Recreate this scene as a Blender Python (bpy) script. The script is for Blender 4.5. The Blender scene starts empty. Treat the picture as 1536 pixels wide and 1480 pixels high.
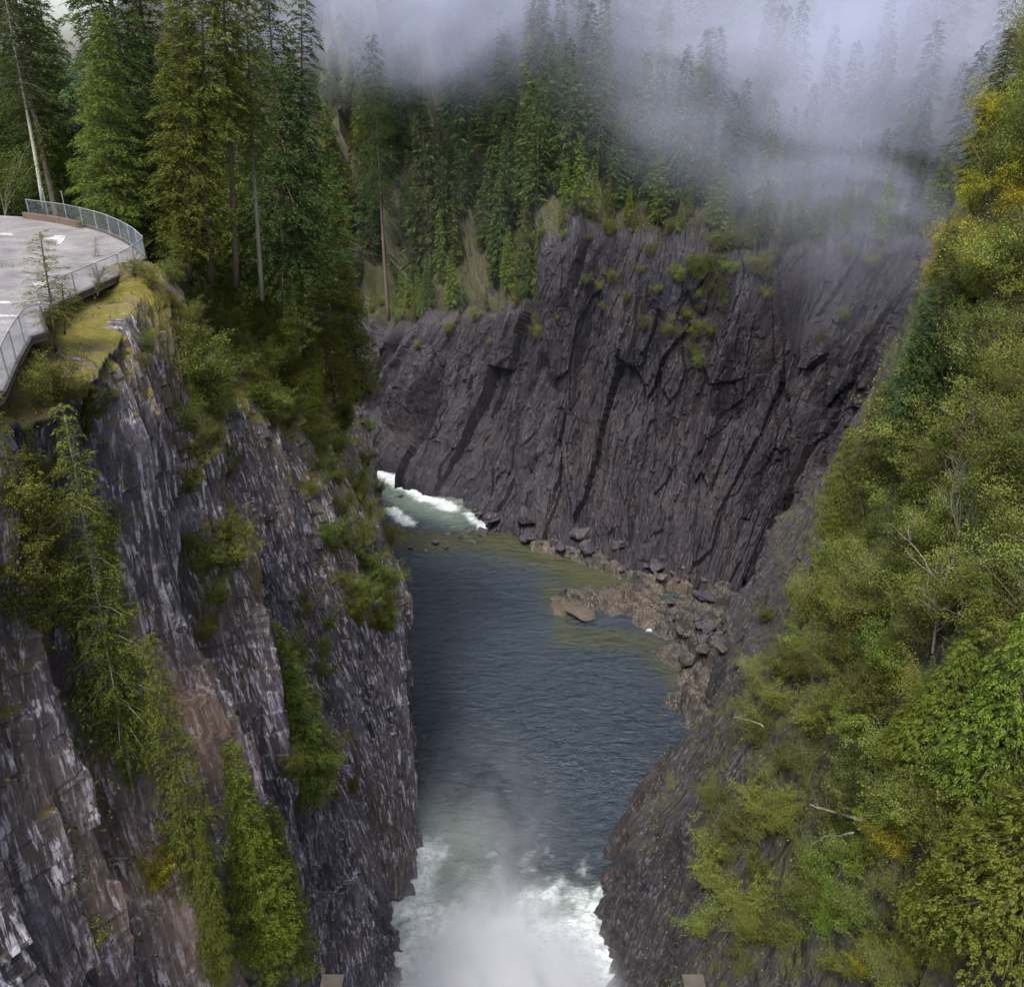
import bpy, math, random
import numpy as np
random.seed(7); np.random.seed(7)
R = math.radians
SC = bpy.context.scene
COL = SC.collection

# ------------------------------------------------------------------ camera, sky, sun, exposure
CAMZ, PITCH, FPX = 92.0, R(26.0), 1300.0          # metres above the river, pitch down, focal length in photo pixels
CT, ST = math.cos(PITCH), math.sin(PITCH)
cd = bpy.data.cameras.new('camera'); cam = bpy.data.objects.new('camera', cd); COL.objects.link(cam)
cam.location = (0, 0, CAMZ); cam.rotation_euler = (R(90) - PITCH, 0, 0)
cd.sensor_fit = 'HORIZONTAL'; cd.sensor_width = 36; cd.lens = 36 * FPX / 1536
cd.clip_start = 0.5; cd.clip_end = 4000
SC.camera = cam

SUN_EL, SUN_AZ = R(62), R(200)                      # azimuth from +Y clockwise: the sun is high, behind the viewer
w = bpy.data.worlds.new('World'); SC.world = w; w.use_nodes = True
nt = w.node_tree; nt.nodes.clear()
sky = nt.nodes.new('ShaderNodeTexSky'); sky.sky_type = 'NISHITA'; sky.sun_disc = False
sky.sun_elevation = SUN_EL; sky.sun_rotation = SUN_AZ; sky.air_density = 1.0; sky.dust_density = 4.0; sky.ozone_density = 1.0
hs = nt.nodes.new('ShaderNodeHueSaturation'); hs.inputs['Saturation'].default_value = 0.56
bg = nt.nodes.new('ShaderNodeBackground'); bg.inputs['Strength'].default_value = 0.15
wo = nt.nodes.new('ShaderNodeOutputWorld')
nt.links.new(sky.outputs[0], hs.inputs['Color']); nt.links.new(hs.outputs[0], bg.inputs[0]); nt.links.new(bg.outputs[0], wo.inputs[0])
sd = bpy.data.lights.new('sun', 'SUN'); sd.energy = 1.5; sd.angle = R(11); sd.color = (1.0, 0.97, 0.93)
sun = bpy.data.objects.new('sun', sd); COL.objects.link(sun)
sun.rotation_euler = (R(90) - SUN_EL, 0, math.pi - SUN_AZ); sun.location = (0, -40, 200)

SC.view_settings.view_transform = 'Standard'; SC.view_settings.look = 'None'
SC.view_settings.exposure = 1.5; SC.view_settings.gamma = 1.0; SC.view_settings.use_curve_mapping = False
cy = SC.cycles
cy.use_denoising = True; cy.denoiser = 'OPENIMAGEDENOISE'; cy.denoising_input_passes = 'RGB_ALBEDO_NORMAL'; cy.denoising_prefilter = 'ACCURATE'; cy.use_adaptive_sampling = False
cy.max_bounces = 6; cy.diffuse_bounces = 3; cy.glossy_bounces = 2; cy.transmission_bounces = 3; cy.volume_bounces = 2; cy.transparent_max_bounces = 8
cy.volume_max_steps = 96; cy.volume_step_rate = 1.5

# ------------------------------------------------------------------ helpers: pixels <-> world
def ray(u, v):
    xn = (u - 768) / FPX; yn = (v - 740) / FPX
    return np.array([xn, CT - yn * ST, -ST - yn * CT])
def Pz(u, v, z=0.0):
    d = ray(u, v); return np.array([0, 0, CAMZ]) + d * ((z - CAMZ) / d[2])
def Py(u, v, y):
    d = ray(u, v); return np.array([0, 0, CAMZ]) + d * (y / d[1])
def proj(V):
    dx, dy, dz = V[..., 0], V[..., 1], V[..., 2] - CAMZ
    dep = dy * CT - dz * ST
    dd = np.where(np.abs(dep) < 1e-3, 1e-3, dep)
    return 768 + FPX * dx / dd, 740 + FPX * (-(dz) * CT - dy * ST) / dd, dep

# ------------------------------------------------------------------ helpers: noise
def _h(ix, iy, iz, s):
    h = (ix.astype(np.int64) * 374761393 + iy.astype(np.int64) * 668265263 + iz.astype(np.int64) * 2147483647 + s * 1274126177) & 0xFFFFFFFF
    h = ((h ^ (h >> 13)) * 1274126177) & 0xFFFFFFFF
    h = ((h ^ (h >> 15)) * 2246822519) & 0xFFFFFFFF
    return ((h ^ (h >> 16)) & 0xFFFFFF).astype(np.float32) / float(0x1000000)
def vnoise(p, s=0):
    i = np.floor(p); f = (p - i).astype(np.float32); i = i.astype(np.int64)
    f = f * f * f * (f * (f * 6 - 15) + 10)
    r = 0
    for a in (0, 1):
        wx = f[..., 0] if a else 1 - f[..., 0]
        for b in (0, 1):
            wy = f[..., 1] if b else 1 - f[..., 1]
            for c in (0, 1):
                wz = f[..., 2] if c else 1 - f[..., 2]
                r = r + wx * wy * wz * _h(i[..., 0] + a, i[..., 1] + b, i[..., 2] + c, s)
    return r * 2 - 1
def fbm(p, oc=4, s=0, g=0.5):
    a, t, r = 1.0, 0.0, 0
    for k in range(oc):
        r = r + a * vnoise(p * (2.03 ** k) + 17.3 * k, s + k); t += a; a *= g
    return r / t
def facets(p, s=0):
    i0 = np.floor(p).astype(np.int64)
    best = np.full(p.shape[:-1], 9e9, np.float32); out = np.zeros(p.shape[:-1], np.float32)
    for a in (-1, 0, 1):
        for b in (-1, 0, 1):
            for c in (-1, 0, 1):
                ix, iy, iz = i0[..., 0] + a, i0[..., 1] + b, i0[..., 2] + c
                dx = (p[..., 0] - ix - _h(ix, iy, iz, s)).astype(np.float32)
                dy = (p[..., 1] - iy - _h(ix, iy, iz, s + 1)).astype(np.float32)
                dz = (p[..., 2] - iz - _h(ix, iy, iz, s + 2)).astype(np.float32)
                d = dx * dx + dy * dy + dz * dz
                val = dx * (_h(ix, iy, iz, s + 3) - .5) + dy * (_h(ix, iy, iz, s + 4) - .5) + dz * (_h(ix, iy, iz, s + 5) - .5) + (_h(ix, iy, iz, s + 6) - .5) * .8
                m = d < best
                best = np.where(m, d, best); out = np.where(m, val, out)
    return out
def sstep(a, b, x):
    t = np.clip((x - a) / (b - a), 0, 1); return t * t * (3 - 2 * t)

# ------------------------------------------------------------------ helpers: meshes and objects
def mesh_arrays(name, V, Fc, mat=None, smooth=False, attr=None):
    V = np.asarray(V, np.float32).reshape(-1, 3); Fc = np.asarray(Fc, np.int32)
    me = bpy.data.meshes.new(name)
    n, k = Fc.shape
    me.vertices.add(len(V)); me.vertices.foreach_set('co', V.ravel())
    me.loops.add(n * k); me.loops.foreach_set('vertex_index', Fc.ravel())
    me.polygons.add(n); me.polygons.foreach_set('loop_start', np.arange(0, n * k, k, dtype=np.int32))
    me.polygons.foreach_set('use_smooth', np.full(n, smooth, bool))
    if attr:
        for an, av in attr.items():
            av = np.asarray(av, np.float32)
            if av.size == 3 * len(V): me.attributes.new(an, 'FLOAT_VECTOR', 'POINT').data.foreach_set('vector', av.ravel())
            else: me.attributes.new(an, 'FLOAT', 'POINT').data.foreach_set('value', av.ravel())
    me.update(calc_edges=True)
    if mat: me.materials.append(mat)
    return me
def grid_faces(n, m):
    i = np.arange(n * m).reshape(n, m)
    return np.stack([i[:-1, :-1], i[1:, :-1], i[1:, 1:], i[:-1, 1:]], -1).reshape(-1, 4)
def obj(name, me, parent=None, loc=None):
    o = bpy.data.objects.new(name, me); COL.objects.link(o)
    if parent: o.parent = parent
    if loc is not None: o.location = loc
    return o
def empty(name, loc, label, cat, group=None):
    o = bpy.data.objects.new(name, None); COL.objects.link(o); o.location = loc; o.empty_display_size = .5
    tag(o, label, cat, group); return o
def tag(o, label=None, cat=None, group=None, kind=None):
    if label: o['label'] = label
    if cat: o['category'] = cat
    if group: o['group'] = group
    if kind: o['kind'] = kind
    return o
class MB:                                            # collects boxes, tubes and blobs into one mesh
    def __init__(s): s.v = []; s.f = []; s.n = 0
    def add(s, v, f):
        s.v.append(np.asarray(v, float)); s.f += [tuple(int(i) + s.n for i in q) for q in f]; s.n += len(v)
    def tube(s, pts, rad, k=5, cap=True):
        pts = np.asarray(pts, float); n = len(pts); rad = np.broadcast_to(rad, (n,))
        t = np.gradient(pts, axis=0); t /= np.linalg.norm(t, axis=1)[:, None] + 1e-9
        up = np.array([0, 0, 1.]) if abs(t[0][2]) < .9 else np.array([1., 0, 0])
        V = []
        for i in range(n):
            a = np.cross(t[i], up); a /= np.linalg.norm(a) + 1e-9; b = np.cross(a, t[i])
            for j in range(k):
                th = 2 * math.pi * j / k; V.append(pts[i] + rad[i] * (a * math.cos(th) + b * math.sin(th)))
        f = [(i * k + j, i * k + (j + 1) % k, (i + 1) * k + (j + 1) % k, (i + 1) * k + j) for i in range(n - 1) for j in range(k)]
        if cap: f += [tuple(range(k))[::-1], tuple((n - 1) * k + j for j in range(k))]
        s.add(V, f)
    def box(s, c, d, rz=0):
        c = np.array(c, float); x, y, z = [q / 2 for q in d]; cs, sn = math.cos(rz), math.sin(rz)
        V = [c + np.array([a * x * cs - b * y * sn, a * x * sn + b * y * cs, e * z]) for e in (-1, 1) for a, b in ((-1, -1), (1, -1), (1, 1), (-1, 1))]
        s.add(V, [(3, 2, 1, 0), (4, 5, 6, 7), (0, 1, 5, 4), (1, 2, 6, 5), (2, 3, 7, 6), (3, 0, 4, 7)])
    def mesh(s, name, mat, smooth=False):
        me = bpy.data.meshes.new(name); me.from_pydata(np.concatenate(s.v).tolist(), [], s.f); me.materials.append(mat)
        me.polygons.foreach_set('use_smooth', np.full(len(me.polygons), smooth, bool)); me.update(); return me

# ------------------------------------------------------------------ materials
class NT:
    def __init__(s, name):
        s.m = bpy.data.materials.new(name); s.m.use_nodes = True; s.t = s.m.node_tree; s.t.nodes.clear()
        s.out = s.n('OutputMaterial')
    def n(s, ty, **kw):
        x = s.t.nodes.new('ShaderNode' + ty)
        for k, v in kw.items(): setattr(x, k, v)
        return x
    def l(s, a, b): s.t.links.new(a, b)
    def noise(s, vec, scale, detail=4, rough=.55, dist=0):
        x = s.n('TexNoise'); x.inputs['Scale'].default_value = scale; x.inputs['Detail'].default_value = detail
        x.inputs['Roughness'].default_value = rough; x.inputs['Distortion'].default_value = dist; s.l(vec, x.inputs['Vector']); return x.outputs['Fac']
    def ramp(s, fac, stops, mode='LINEAR'):
        x = s.n('ValToRGB'); x.color_ramp.interpolation = mode; e = x.color_ramp.elements
        while len(e) < len(stops): e.new(.5)
        for el, (p, c) in zip(e, stops):
            el.position = p; el.color = (c, c, c, 1) if isinstance(c, (int, float)) else (*c, 1)
        s.l(fac, x.inputs[0]); return x.outputs[0]
    def mix(s, fac, a, b, mode='MIX'):
        x = s.n('Mix', data_type='RGBA', blend_type=mode)
        for sock, val in ((x.inputs[0], fac), (x.inputs[6], a), (x.inputs[7], b)):
            if hasattr(val, 'links'): s.l(val, sock)
            else: sock.default_value = val if isinstance(val, (int, float)) else (*val, 1)
        return x.outputs[2]
    def math(s, op, a, b=None):
        x = s.n('Math', operation=op)
        for i, val in enumerate((a, b)):
            if val is None: continue
            if hasattr(val, 'links'): s.l(val, x.inputs[i])
            else: x.inputs[i].default_value = val
        return x.outputs[0]
    def mapping(s, vec, sc=(1, 1, 1), rot=(0, 0, 0), loc=(0, 0, 0)):
        x = s.n('Mapping'); x.inputs['Scale'].default_value = sc; x.inputs['Rotation'].default_value = rot; x.inputs['Location'].default_value = loc
        s.l(vec, x.inputs[0]); return x.outputs[0]
    def bump(s, h, strength, dist, normal=None):
        x = s.n('Bump'); x.inputs['Strength'].default_value = strength; x.inputs['Distance'].default_value = dist
        s.l(h, x.inputs['Height'])
        if normal: s.l(normal, x.inputs['Normal'])
        return x.outputs[0]
    def principled(s, col, rough=.8, normal=None, spec=.3):
        x = s.n('BsdfPrincipled')
        if hasattr(col, 'links'): s.l(col, x.inputs['Base Color'])
        else: x.inputs['Base Color'].default_value = (*col, 1)
        if hasattr(rough, 'links'): s.l(rough, x.inputs['Roughness'])
        else: x.inputs['Roughness'].default_value = rough
        x.inputs['Specular IOR Level'].default_value = spec
        if normal: s.l(normal, x.inputs['Normal'])
        s.l(x.outputs[0], s.out.inputs[0]); return x

def rock_mat(name, dark, mid, light, brown, moss, tilt, streak=1.0, mosslev=.5, wet=.55):
    s = NT(name); pos = s.n('NewGeometry').outputs['Position']
    wa = s.n('Attribute'); wa.attribute_name = 'wall'; wall = wa.outputs['Vector'] if tilt is None else pos
    st = s.mapping(wall, (1.0, .8, .17), tilt or (0, 0, 0))      # foliation: bands run up the face
    st2 = s.mapping(wall, (2.3, 1.8, .42), tilt or (0, 0, 0), (5, 2, 9))
    n1 = s.noise(pos, .085, 4, .6, .6); n2 = s.noise(st, .8, 6, .66, .8); n3 = s.noise(st2, 1.7, 7, .7, .5); n4 = s.noise(pos, 2.8, 5, .7); n5 = s.noise(pos, .35, 5, .65, .5)
    c = s.mix(s.ramp(n2, [(.34, 0), (.66, 1)]), dark, mid)
    c = s.mix(s.ramp(n1, [(.45, 0), (.62, .8)]), c, brown)
    c = s.mix(s.math('MULTIPLY', s.ramp(n3, [(.51, 0), (.6, 1)]), s.ramp(n5, [(.38, .12 * streak), (.58, .8 * streak)])), c, light)
    c = s.mix(s.ramp(n4, [(.32, .65), (.5, 0)]), c, dark)
    stn = s.n('Attribute'); stn.attribute_name = 'stain'
    c = s.mix(s.math('MULTIPLY', stn.outputs['Fac'], s.ramp(n2, [(.3, .3), (.6, .95)])), c, s.mix(s.ramp(n3, [(.4, 0), (.65, 1)]), (.36, .21, .12), (.46, .36, .28)))
    g = s.n('NewGeometry'); sep = s.n('SeparateXYZ'); s.l(g.outputs['Normal'], sep.inputs[0])
    at = s.n('Attribute'); at.attribute_name = 'moss'
    m = s.math('ADD', s.math('MULTIPLY', sep.outputs[2], .45), s.math('MULTIPLY', s.math('SUBTRACT', s.noise(pos, .55, 7, .72, .4), .5), 1.7))
    m = s.math('ADD', m, at.outputs['Fac'])
    mm = s.ramp(m, [(1 - mosslev, 0), (1 - mosslev + .16, 1)])
    mc = s.mix(s.ramp(s.noise(pos, 1.3, 5, .7), [(.3, 0), (.7, 1)]), moss, tuple(min(1, x * y) for x, y in zip(moss, (2.0, 1.8, 1.3))))
    mc = s.mix(s.ramp(s.noise(pos, .5, 4, .6), [(.45, 0), (.65, .75)]), mc, tuple(1.1 * q for q in brown))
    c = s.mix(mm, c, mc)
    b = s.bump(s.math('ADD', n3, s.math('MULTIPLY', n4, .5)), .9, .3)
    ro = s.ramp(n4, [(.3, wet - .12), (.7, wet + .25)])
    s.principled(c, ro, b, .35)
    return s.m

def leaf_mat(name, cols, trans=.3, var=.5):
    s = NT(name); oi = s.n('ObjectInfo'); g = s.n('NewGeometry')
    c = s.ramp(g.outputs['Random Per Island'], [(i / (len(cols) - 1), q) for i, q in enumerate(cols)])
    hsv = s.n('HueSaturation'); s.l(c, hsv.inputs['Color'])
    s.l(s.math('ADD', s.math('MULTIPLY', oi.outputs['Random'], .05), .475), hsv.inputs['Hue'])
    s.l(s.math('ADD', s.math('MULTIPLY', oi.outputs['Random'], var), 1 - var * .5), hsv.inputs['Value'])
    d = s.n('BsdfDiffuse'); t = s.n('BsdfTranslucent'); m = s.n('MixShader'); m.inputs[0].default_value = trans
    s.l(hsv.outputs[0], d.inputs[0]); s.l(hsv.outputs[0], t.inputs[0]); s.l(d.outputs[0], m.inputs[1]); s.l(t.outputs[0], m.inputs[2]); s.l(m.outputs[0], s.out.inputs[0])
    return s.m
def bark_mat(name, a, b):
    s = NT(name); tc = s.n('TexCoord').outputs['Object']
    n = s.noise(s.mapping(tc, (6, 6, .9)), 2.0, 5, .65)
    s.principled(s.mix(s.ramp(n, [(.3, 0), (.7, 1)]), a, b), .9, s.bump(n, .6, .05), .1); return s.m
def plain_mat(name, col, col2, scale, rough=.8, bump=.2, metal=0):
    s = NT(name); pos = s.n('NewGeometry').outputs['Position']
    n = s.noise(pos, scale, 6, .65); n2 = s.noise(pos, scale * .12, 4, .6)
    c = s.mix(s.ramp(s.math('ADD', s.math('MULTIPLY', n, .5), s.math('MULTIPLY', n2, .5)), [(.35, 0), (.65, 1)]), col, col2)
    p = s.principled(c, rough, s.bump(n, bump, .03), .3); p.inputs['Metallic'].default_value = metal; return s.m

M = {}
M['rock_near'] = rock_mat('grey streaked schist', (.021, .018, .026), (.108, .097, .125), (.52, .49, .56), (.085, .064, .052), (.075, .068, .010), None, 1.1, .5)
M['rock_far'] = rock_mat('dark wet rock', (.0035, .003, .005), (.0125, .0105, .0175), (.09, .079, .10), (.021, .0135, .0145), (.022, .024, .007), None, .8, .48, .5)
M['rock_right'] = rock_mat('brown slope rock', (.006, .0055, .007), (.024, .021, .025), (.13, .12, .135), (.028, .02, .017), (.028, .032, .009), None, .8, .55)
M['rock_tan'] = rock_mat('tan river rock', (.014, .012, .011), (.062, .053, .047), (.25, .225, .2), (.085, .064, .044), (.05, .055, .015), (R(0), R(50), 0), .9, .15)
M['bark'] = bark_mat('grey brown bark', (.05, .036, .028), (.15, .115, .09))
M['bark_twig'] = bark_mat('grey twigs', (.07, .062, .045), (.16, .145, .11))
M['bark_log'] = bark_mat('weathered log', (.11, .10, .08), (.24, .225, .19))
M['bark_pale'] = bark_mat('pale grey bark', (.19, .18, .15), (.42, .40, .35))
M['fir'] = leaf_mat('fir needles', [(.035, .05, .012), (.10, .125, .026), (.18, .20, .042)], .4)
M['fir_yellow'] = leaf_mat('yellow green fir needles', [(.04, .052, .01), (.095, .112, .02), (.165, .17, .032)], .3, .35)
M['hemlock'] = leaf_mat('dark hemlock needles', [(.02, .036, .015), (.055, .085, .028), (.10, .135, .042)], .4)
M['cedar'] = leaf_mat('cedar sprays', [(.04, .06, .01), (.10, .135, .02), (.17, .21, .035)], .3, .4)
M['spring'] = leaf_mat('spring leaves', [(.085, .105, .022), (.145, .17, .035), (.215, .235, .055)], .35, .4)
M['gold'] = leaf_mat('golden leaves', [(.12, .112, .012), (.26, .25, .02), (.40, .39, .04)], .35, .3)
M['scrub'] = leaf_mat('undergrowth leaves', [(.03, .036, .010), (.07, .082, .017), (.125, .135, .03)], .3, .4)
M['forest_floor'] = plain_mat('forest floor', (.035, .035, .012), (.07, .055, .025), .6)
s = NT('worn gravelly asphalt'); pos = s.n('NewGeometry').outputs['Position']
c = s.mix(s.ramp(s.noise(pos, .35, 5, .7, .6), [(.36, 0), (.64, 1)]), (.095, .088, .09), (.19, .178, .18))
c = s.mix(s.ramp(s.noise(pos, 7, 4, .75), [(.3, .75), (.55, 0)]), c, (.07, .064, .066)); c = s.mix(s.ramp(s.noise(s.mapping(pos, (1, 3, 1)), .5, 5, .7, 1.5), [(.6, 0), (.68, .6)]), c, (.27, .26, .27))
s.principled(c, .85, s.bump(s.noise(pos, 6, 5, .7), .5, .06)); M['lot'] = s.m
s = NT('worn white road paint'); pos = s.n('NewGeometry').outputs['Position']
s.principled(s.mix(s.ramp(s.noise(pos, 2.2, 6, .75), [(.42, 0), (.6, 1)]), (.15, .142, .142), (.42, .42, .43)), .8); M['paint'] = s.m
M['concrete'] = plain_mat('stained concrete', (.035, .029, .024), (.075, .064, .055), 1.5, .9)
M['steel'] = plain_mat('galvanised steel', (.15, .16, .18), (.26, .275, .3), 6.0, .55, .05, .3)
M['wire'] = plain_mat('galvanised wire', (.11, .12, .14), (.18, .2, .23), 6.0, .6, .05, .2)

# ------------------------------------------------------------------ lofted terrain
def cr(P, seg):                                      # Catmull-Rom along axis 0, seg[i] samples on span i
    out = []; n = len(P)
    for i in range(n - 1):
        p0 = P[i - 1] if i else 2 * P[0] - P[1]; p1, p2 = P[i], P[i + 1]; p3 = P[i + 2] if i + 2 < n else 2 * P[-1] - P[-2]
        t = np.linspace(0, 1, seg[i], endpoint=False).reshape((-1,) + (1,) * (P.ndim - 1))
        out.append(.5 * ((2 * p1) + (-p0 + p2) * t + (2 * p0 - 5 * p1 + 4 * p2 - p3) * t ** 2 + (-p0 + 3 * p1 - 3 * p2 + p3) * t ** 3))
    out.append(P[-1:]); return np.concatenate(out)
def normals(V):
    a = np.gradient(V, axis=0); b = np.gradient(V, axis=1); n = np.cross(a, b)
    return n / (np.linalg.norm(n, axis=-1, keepdims=True) + 1e-9)
SURF = {}
def rockify(V, amp, s, flip, shear, scale=1.0, facet=1.0, ribs=0.0):
    """push the lofted sheet in and out: buttresses, foliation ribs, angular blocks"""
    N = normals(V) * flip
    mid = V[:, V.shape[1] * 4 // 9, :2]; S = np.concatenate([[0], np.cumsum(np.linalg.norm(np.diff(mid, axis=0), axis=1))])[:, None] * np.ones(V.shape[:2])
    T = np.concatenate([np.zeros((V.shape[0], 1)), np.cumsum(np.linalg.norm(np.diff(V, axis=1), axis=2), 1)], 1)
    wc = np.stack([S, np.full_like(S, s * 3.1), T / shear[1]], -1)     # along the face, out of it, up it
    q = wc / scale
    d = 2.6 * fbm(q / np.array([17, 17, 30.]), 3, s)
    rid = 1 - np.abs(fbm(q / np.array([4.2, 4.2, 17.]), 3, s + 10)); d += 2.4 * (rid - .75)
    if ribs:                                         # buttresses and gullies that stand tens of metres high
        rb = 1 - np.abs(fbm(q / np.array([11, 11, 60.]), 2, s + 15)) * 1.6; d += ribs * (rb - .6)
        d += ribs * .7 * facets(q / np.array([8, 8, 30.]), s + 25)
    d += 2.2 * facet * facets(q / np.array([3.0, 3.0, 11.]), s + 20)
    d += .95 * facet * facets(q / np.array([1.1, 1.1, 4.4]), s + 40)
    d += .42 * facet * facets(q / np.array([.55, .55, 1.5]), s + 60)
    d += .28 * fbm(q / np.array([.7, .7, 2.6]), 3, s + 80)
    for sz, dp, st in ((np.array([9, 9, 42.]), 2.8, .16), (np.array([3.6, 3.6, 15.]), 1.1, .19)):       # joints: narrow deep clefts that run up the face
        cval = fbm(q / sz, 2, s + 90 + int(sz[0]), .3); d -= dp * np.exp(-(cval / st) ** 2) * (1 if ribs < 3 or sz[0] > 5 else 0)
    wc[..., 1] = d; wc[..., 1] *= 1.0
    return V + N * (d * amp)[..., None], wc
def loft(name, prof, sseg, kseg, amps, seed, flip, shear, mat, mosskey=None, scale=1.0, facet=1.0, ribs=0.0, stain=None):
    P = np.array(prof, float)                        # stations x profile points x 3
    G = cr(P, sseg); G = np.transpose(cr(np.transpose(G, (1, 0, 2)), kseg), (1, 0, 2))
    kk = np.concatenate([np.linspace(i, i + 1, n, endpoint=False) for i, n in enumerate(kseg)] + [[len(kseg)]])
    mid = G[:, G.shape[1] * 4 // 9, :2]; S = np.concatenate([[0], np.cumsum(np.linalg.norm(np.diff(mid, axis=0), axis=1))])
    T = np.concatenate([[0], np.cumsum(np.linalg.norm(np.diff(G, axis=1), axis=2).mean(0))]); T = np.minimum(T, T[np.searchsorted(kk, 5.0)]) - 40
    G2 = np.empty_like(G)                            # slide every row so that the mesh columns run with the joints of the rock
    for j in range(G.shape[1]):
        x = S - shear[0] * T[j]
        for c in range(3): G2[:, j, c] = np.interp(x, S, G[:, j, c])
        lo, hi = x < 0, x > S[-1]
        for m_, a_, b_ in ((lo, 0, 1), (hi, -1, -2)):
            if m_.any():
                dv = G[a_, j] - G[b_, j]; dv /= np.linalg.norm(dv) + 1e-9; G2[m_, j] = G[a_, j] + dv * (np.abs(x[m_] - (0 if a_ == 0 else S[-1])))[:, None]
    G = G2
    amp = np.interp(kk, np.arange(len(amps)), amps)[None, :] * np.ones(G.shape[:2])
    V, wc = rockify(G, amp, seed, flip, shear, scale, facet, ribs)
    mo = np.interp(kk, np.arange(len(mosskey)), mosskey)[None, :] * np.ones(G.shape[:2]) if mosskey else np.zeros(G.shape[:2])
    if name == 'left_cliff': mo = mo + .42 * np.exp(-((V[..., 1] - 54 + .02 * (V[..., 2] - 60)) / 2.2) ** 2) * sstep(40, 56, V[..., 2]) + .22 * sstep(74, 84, V[..., 1]) * sstep(22, 34, V[..., 2]) + .2 * np.exp(-((V[..., 1] - 34) / 1.5) ** 2)
    SURF[name] = dict(V=V, N=normals(V) * flip, moss=mo, kk=kk)
    Fc = grid_faces(*V.shape[:2])
    if flip < 0: Fc = Fc[:, ::-1]
    uu, vv, dd = proj(V); stn = stain(V, uu, vv) if stain else np.zeros(G.shape[:2])
    o = obj(name, mesh_arrays(name, V, Fc, mat, False, {'moss': mo, 'stain': stn, 'wall': wc})); o['kind'] = 'structure'
    return o

Y0, Z0 = 37.5, 61.0                                  # rust-stained slab on the near face
# left wall: [below water, shore, ~22 m, ~45 m, ~65 m, rim, bank, plateau, inland, far inland]
def Lst(sh, a, b, c, rim, dz1=1.0, dz2=1.5, plat=0.5):
    x, y, z = rim
    return [(sh[0] - .5, sh[1], -7), (sh[0], sh[1], 0), a, b, c, rim, (x - 4, y + .5, z + dz1), (x - 13, y + 2, z + dz2), (x - 45, y + 8, z + dz2 + plat), (x - 120, y + 30, z + dz2 + plat + 25)]
left = [
    Lst((-11, 0), (-13, 0, 22), (-16, 0, 45), (-19, 0, 65), (-21.5, -2, 79.2), .3, .3),
    Lst((-12, 20), (-14, 20, 22), (-16.4, 20, 45), (-18.6, 20, 65), (-21, 20, 79.3), .3, .3),
    Lst((-13.3, 36), (-14.6, 36, 22), (-16, 35, 45), (-18.4, 34.5, 65), (-19.0, 35, 78.4), 1.2, 1.4),
    Lst((-13.5, 50), (-14.0, 48, 22), (-15.3, 46, 45), (-18.5, 45, 65), (-20.0, 45, 78.5), 1.1, 1.3),
    Lst((-13.4, 62), (-13.5, 57, 22), (-15.2, 54.0, 45), (-19.2, 54, 65), (-22.5, 55, 78.7), .9, 1.0),
    Lst((-13.6, 69), (-16.5, 66, 22), (-23.5, 62.5, 45), (-28, 61, 63), (-30, 60.5, 76), 2.5, 3.2),
    Lst((-12.5, 80), (-14.6, 79, 22), (-20.5, 77, 44), (-24.5, 76, 58), (-27.5, 76, 68), 4, 7),
    Lst((-14.3, 92), (-13.8, 91, 22), (-17.2, 91, 38), (-21.5, 91, 50), (-26.5, 91, 60), 5, 12),
    Lst((-16.6, 105), (-14.6, 103, 22), (-17.4, 104, 32), (-21, 104, 42), (-26, 105, 52), 6, 15),
    Lst((-19.6, 121), (-18.5, 118, 18), (-20, 119, 27), (-23.5, 120, 37), (-28.5, 121, 47), 5, 14),
    Lst((-28, 150), (-26.8, 148, 18), (-27, 147, 28), (-29.5, 147, 36), (-34, 148, 43), 4, 12),
    Lst((-37, 185), (-37, 184, 12), (-38, 184, 20), (-41, 184, 29), (-46, 185, 37), 4, 10),
    Lst((-58, 222), (-59, 221, 10), (-61, 220, 18), (-64, 219, 25), (-70, 218, 32), 4, 10),
    Lst((-120, 245), (-122, 242, 10), (-125, 240, 18), (-128, 236, 25), (-134, 232, 32), 4, 10)]
loft('left_cliff', left, [14, 30, 56, 60, 60, 44, 44, 44, 44, 40, 36, 24, 10], [8, 80, 90, 95, 80, 16, 12, 12, 10],
     [.5, .7, .9, .95, .9, .62, .16, .05, .3, 1], 11, 1, (-.25, 1.5), M['rock_near'], [-.3, -.25, -.08, .02, .08, .26, .36, .6, .5, .5], 1.0, 1.0, 1.2,
     lambda V, u, v: np.exp(-((V[..., 1] - Y0) / 1.6) ** 2 - ((V[..., 2] - Z0) / 5.5) ** 2) + .55 * np.exp(-((V[..., 1] - 31) / 2.2) ** 2 - ((V[..., 2] - 52) / 9) ** 2) + .4 * np.exp(-((V[..., 1] - 26.5) / 1.2) ** 2 - ((V[..., 2] - 60) / 6) ** 2))

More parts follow.
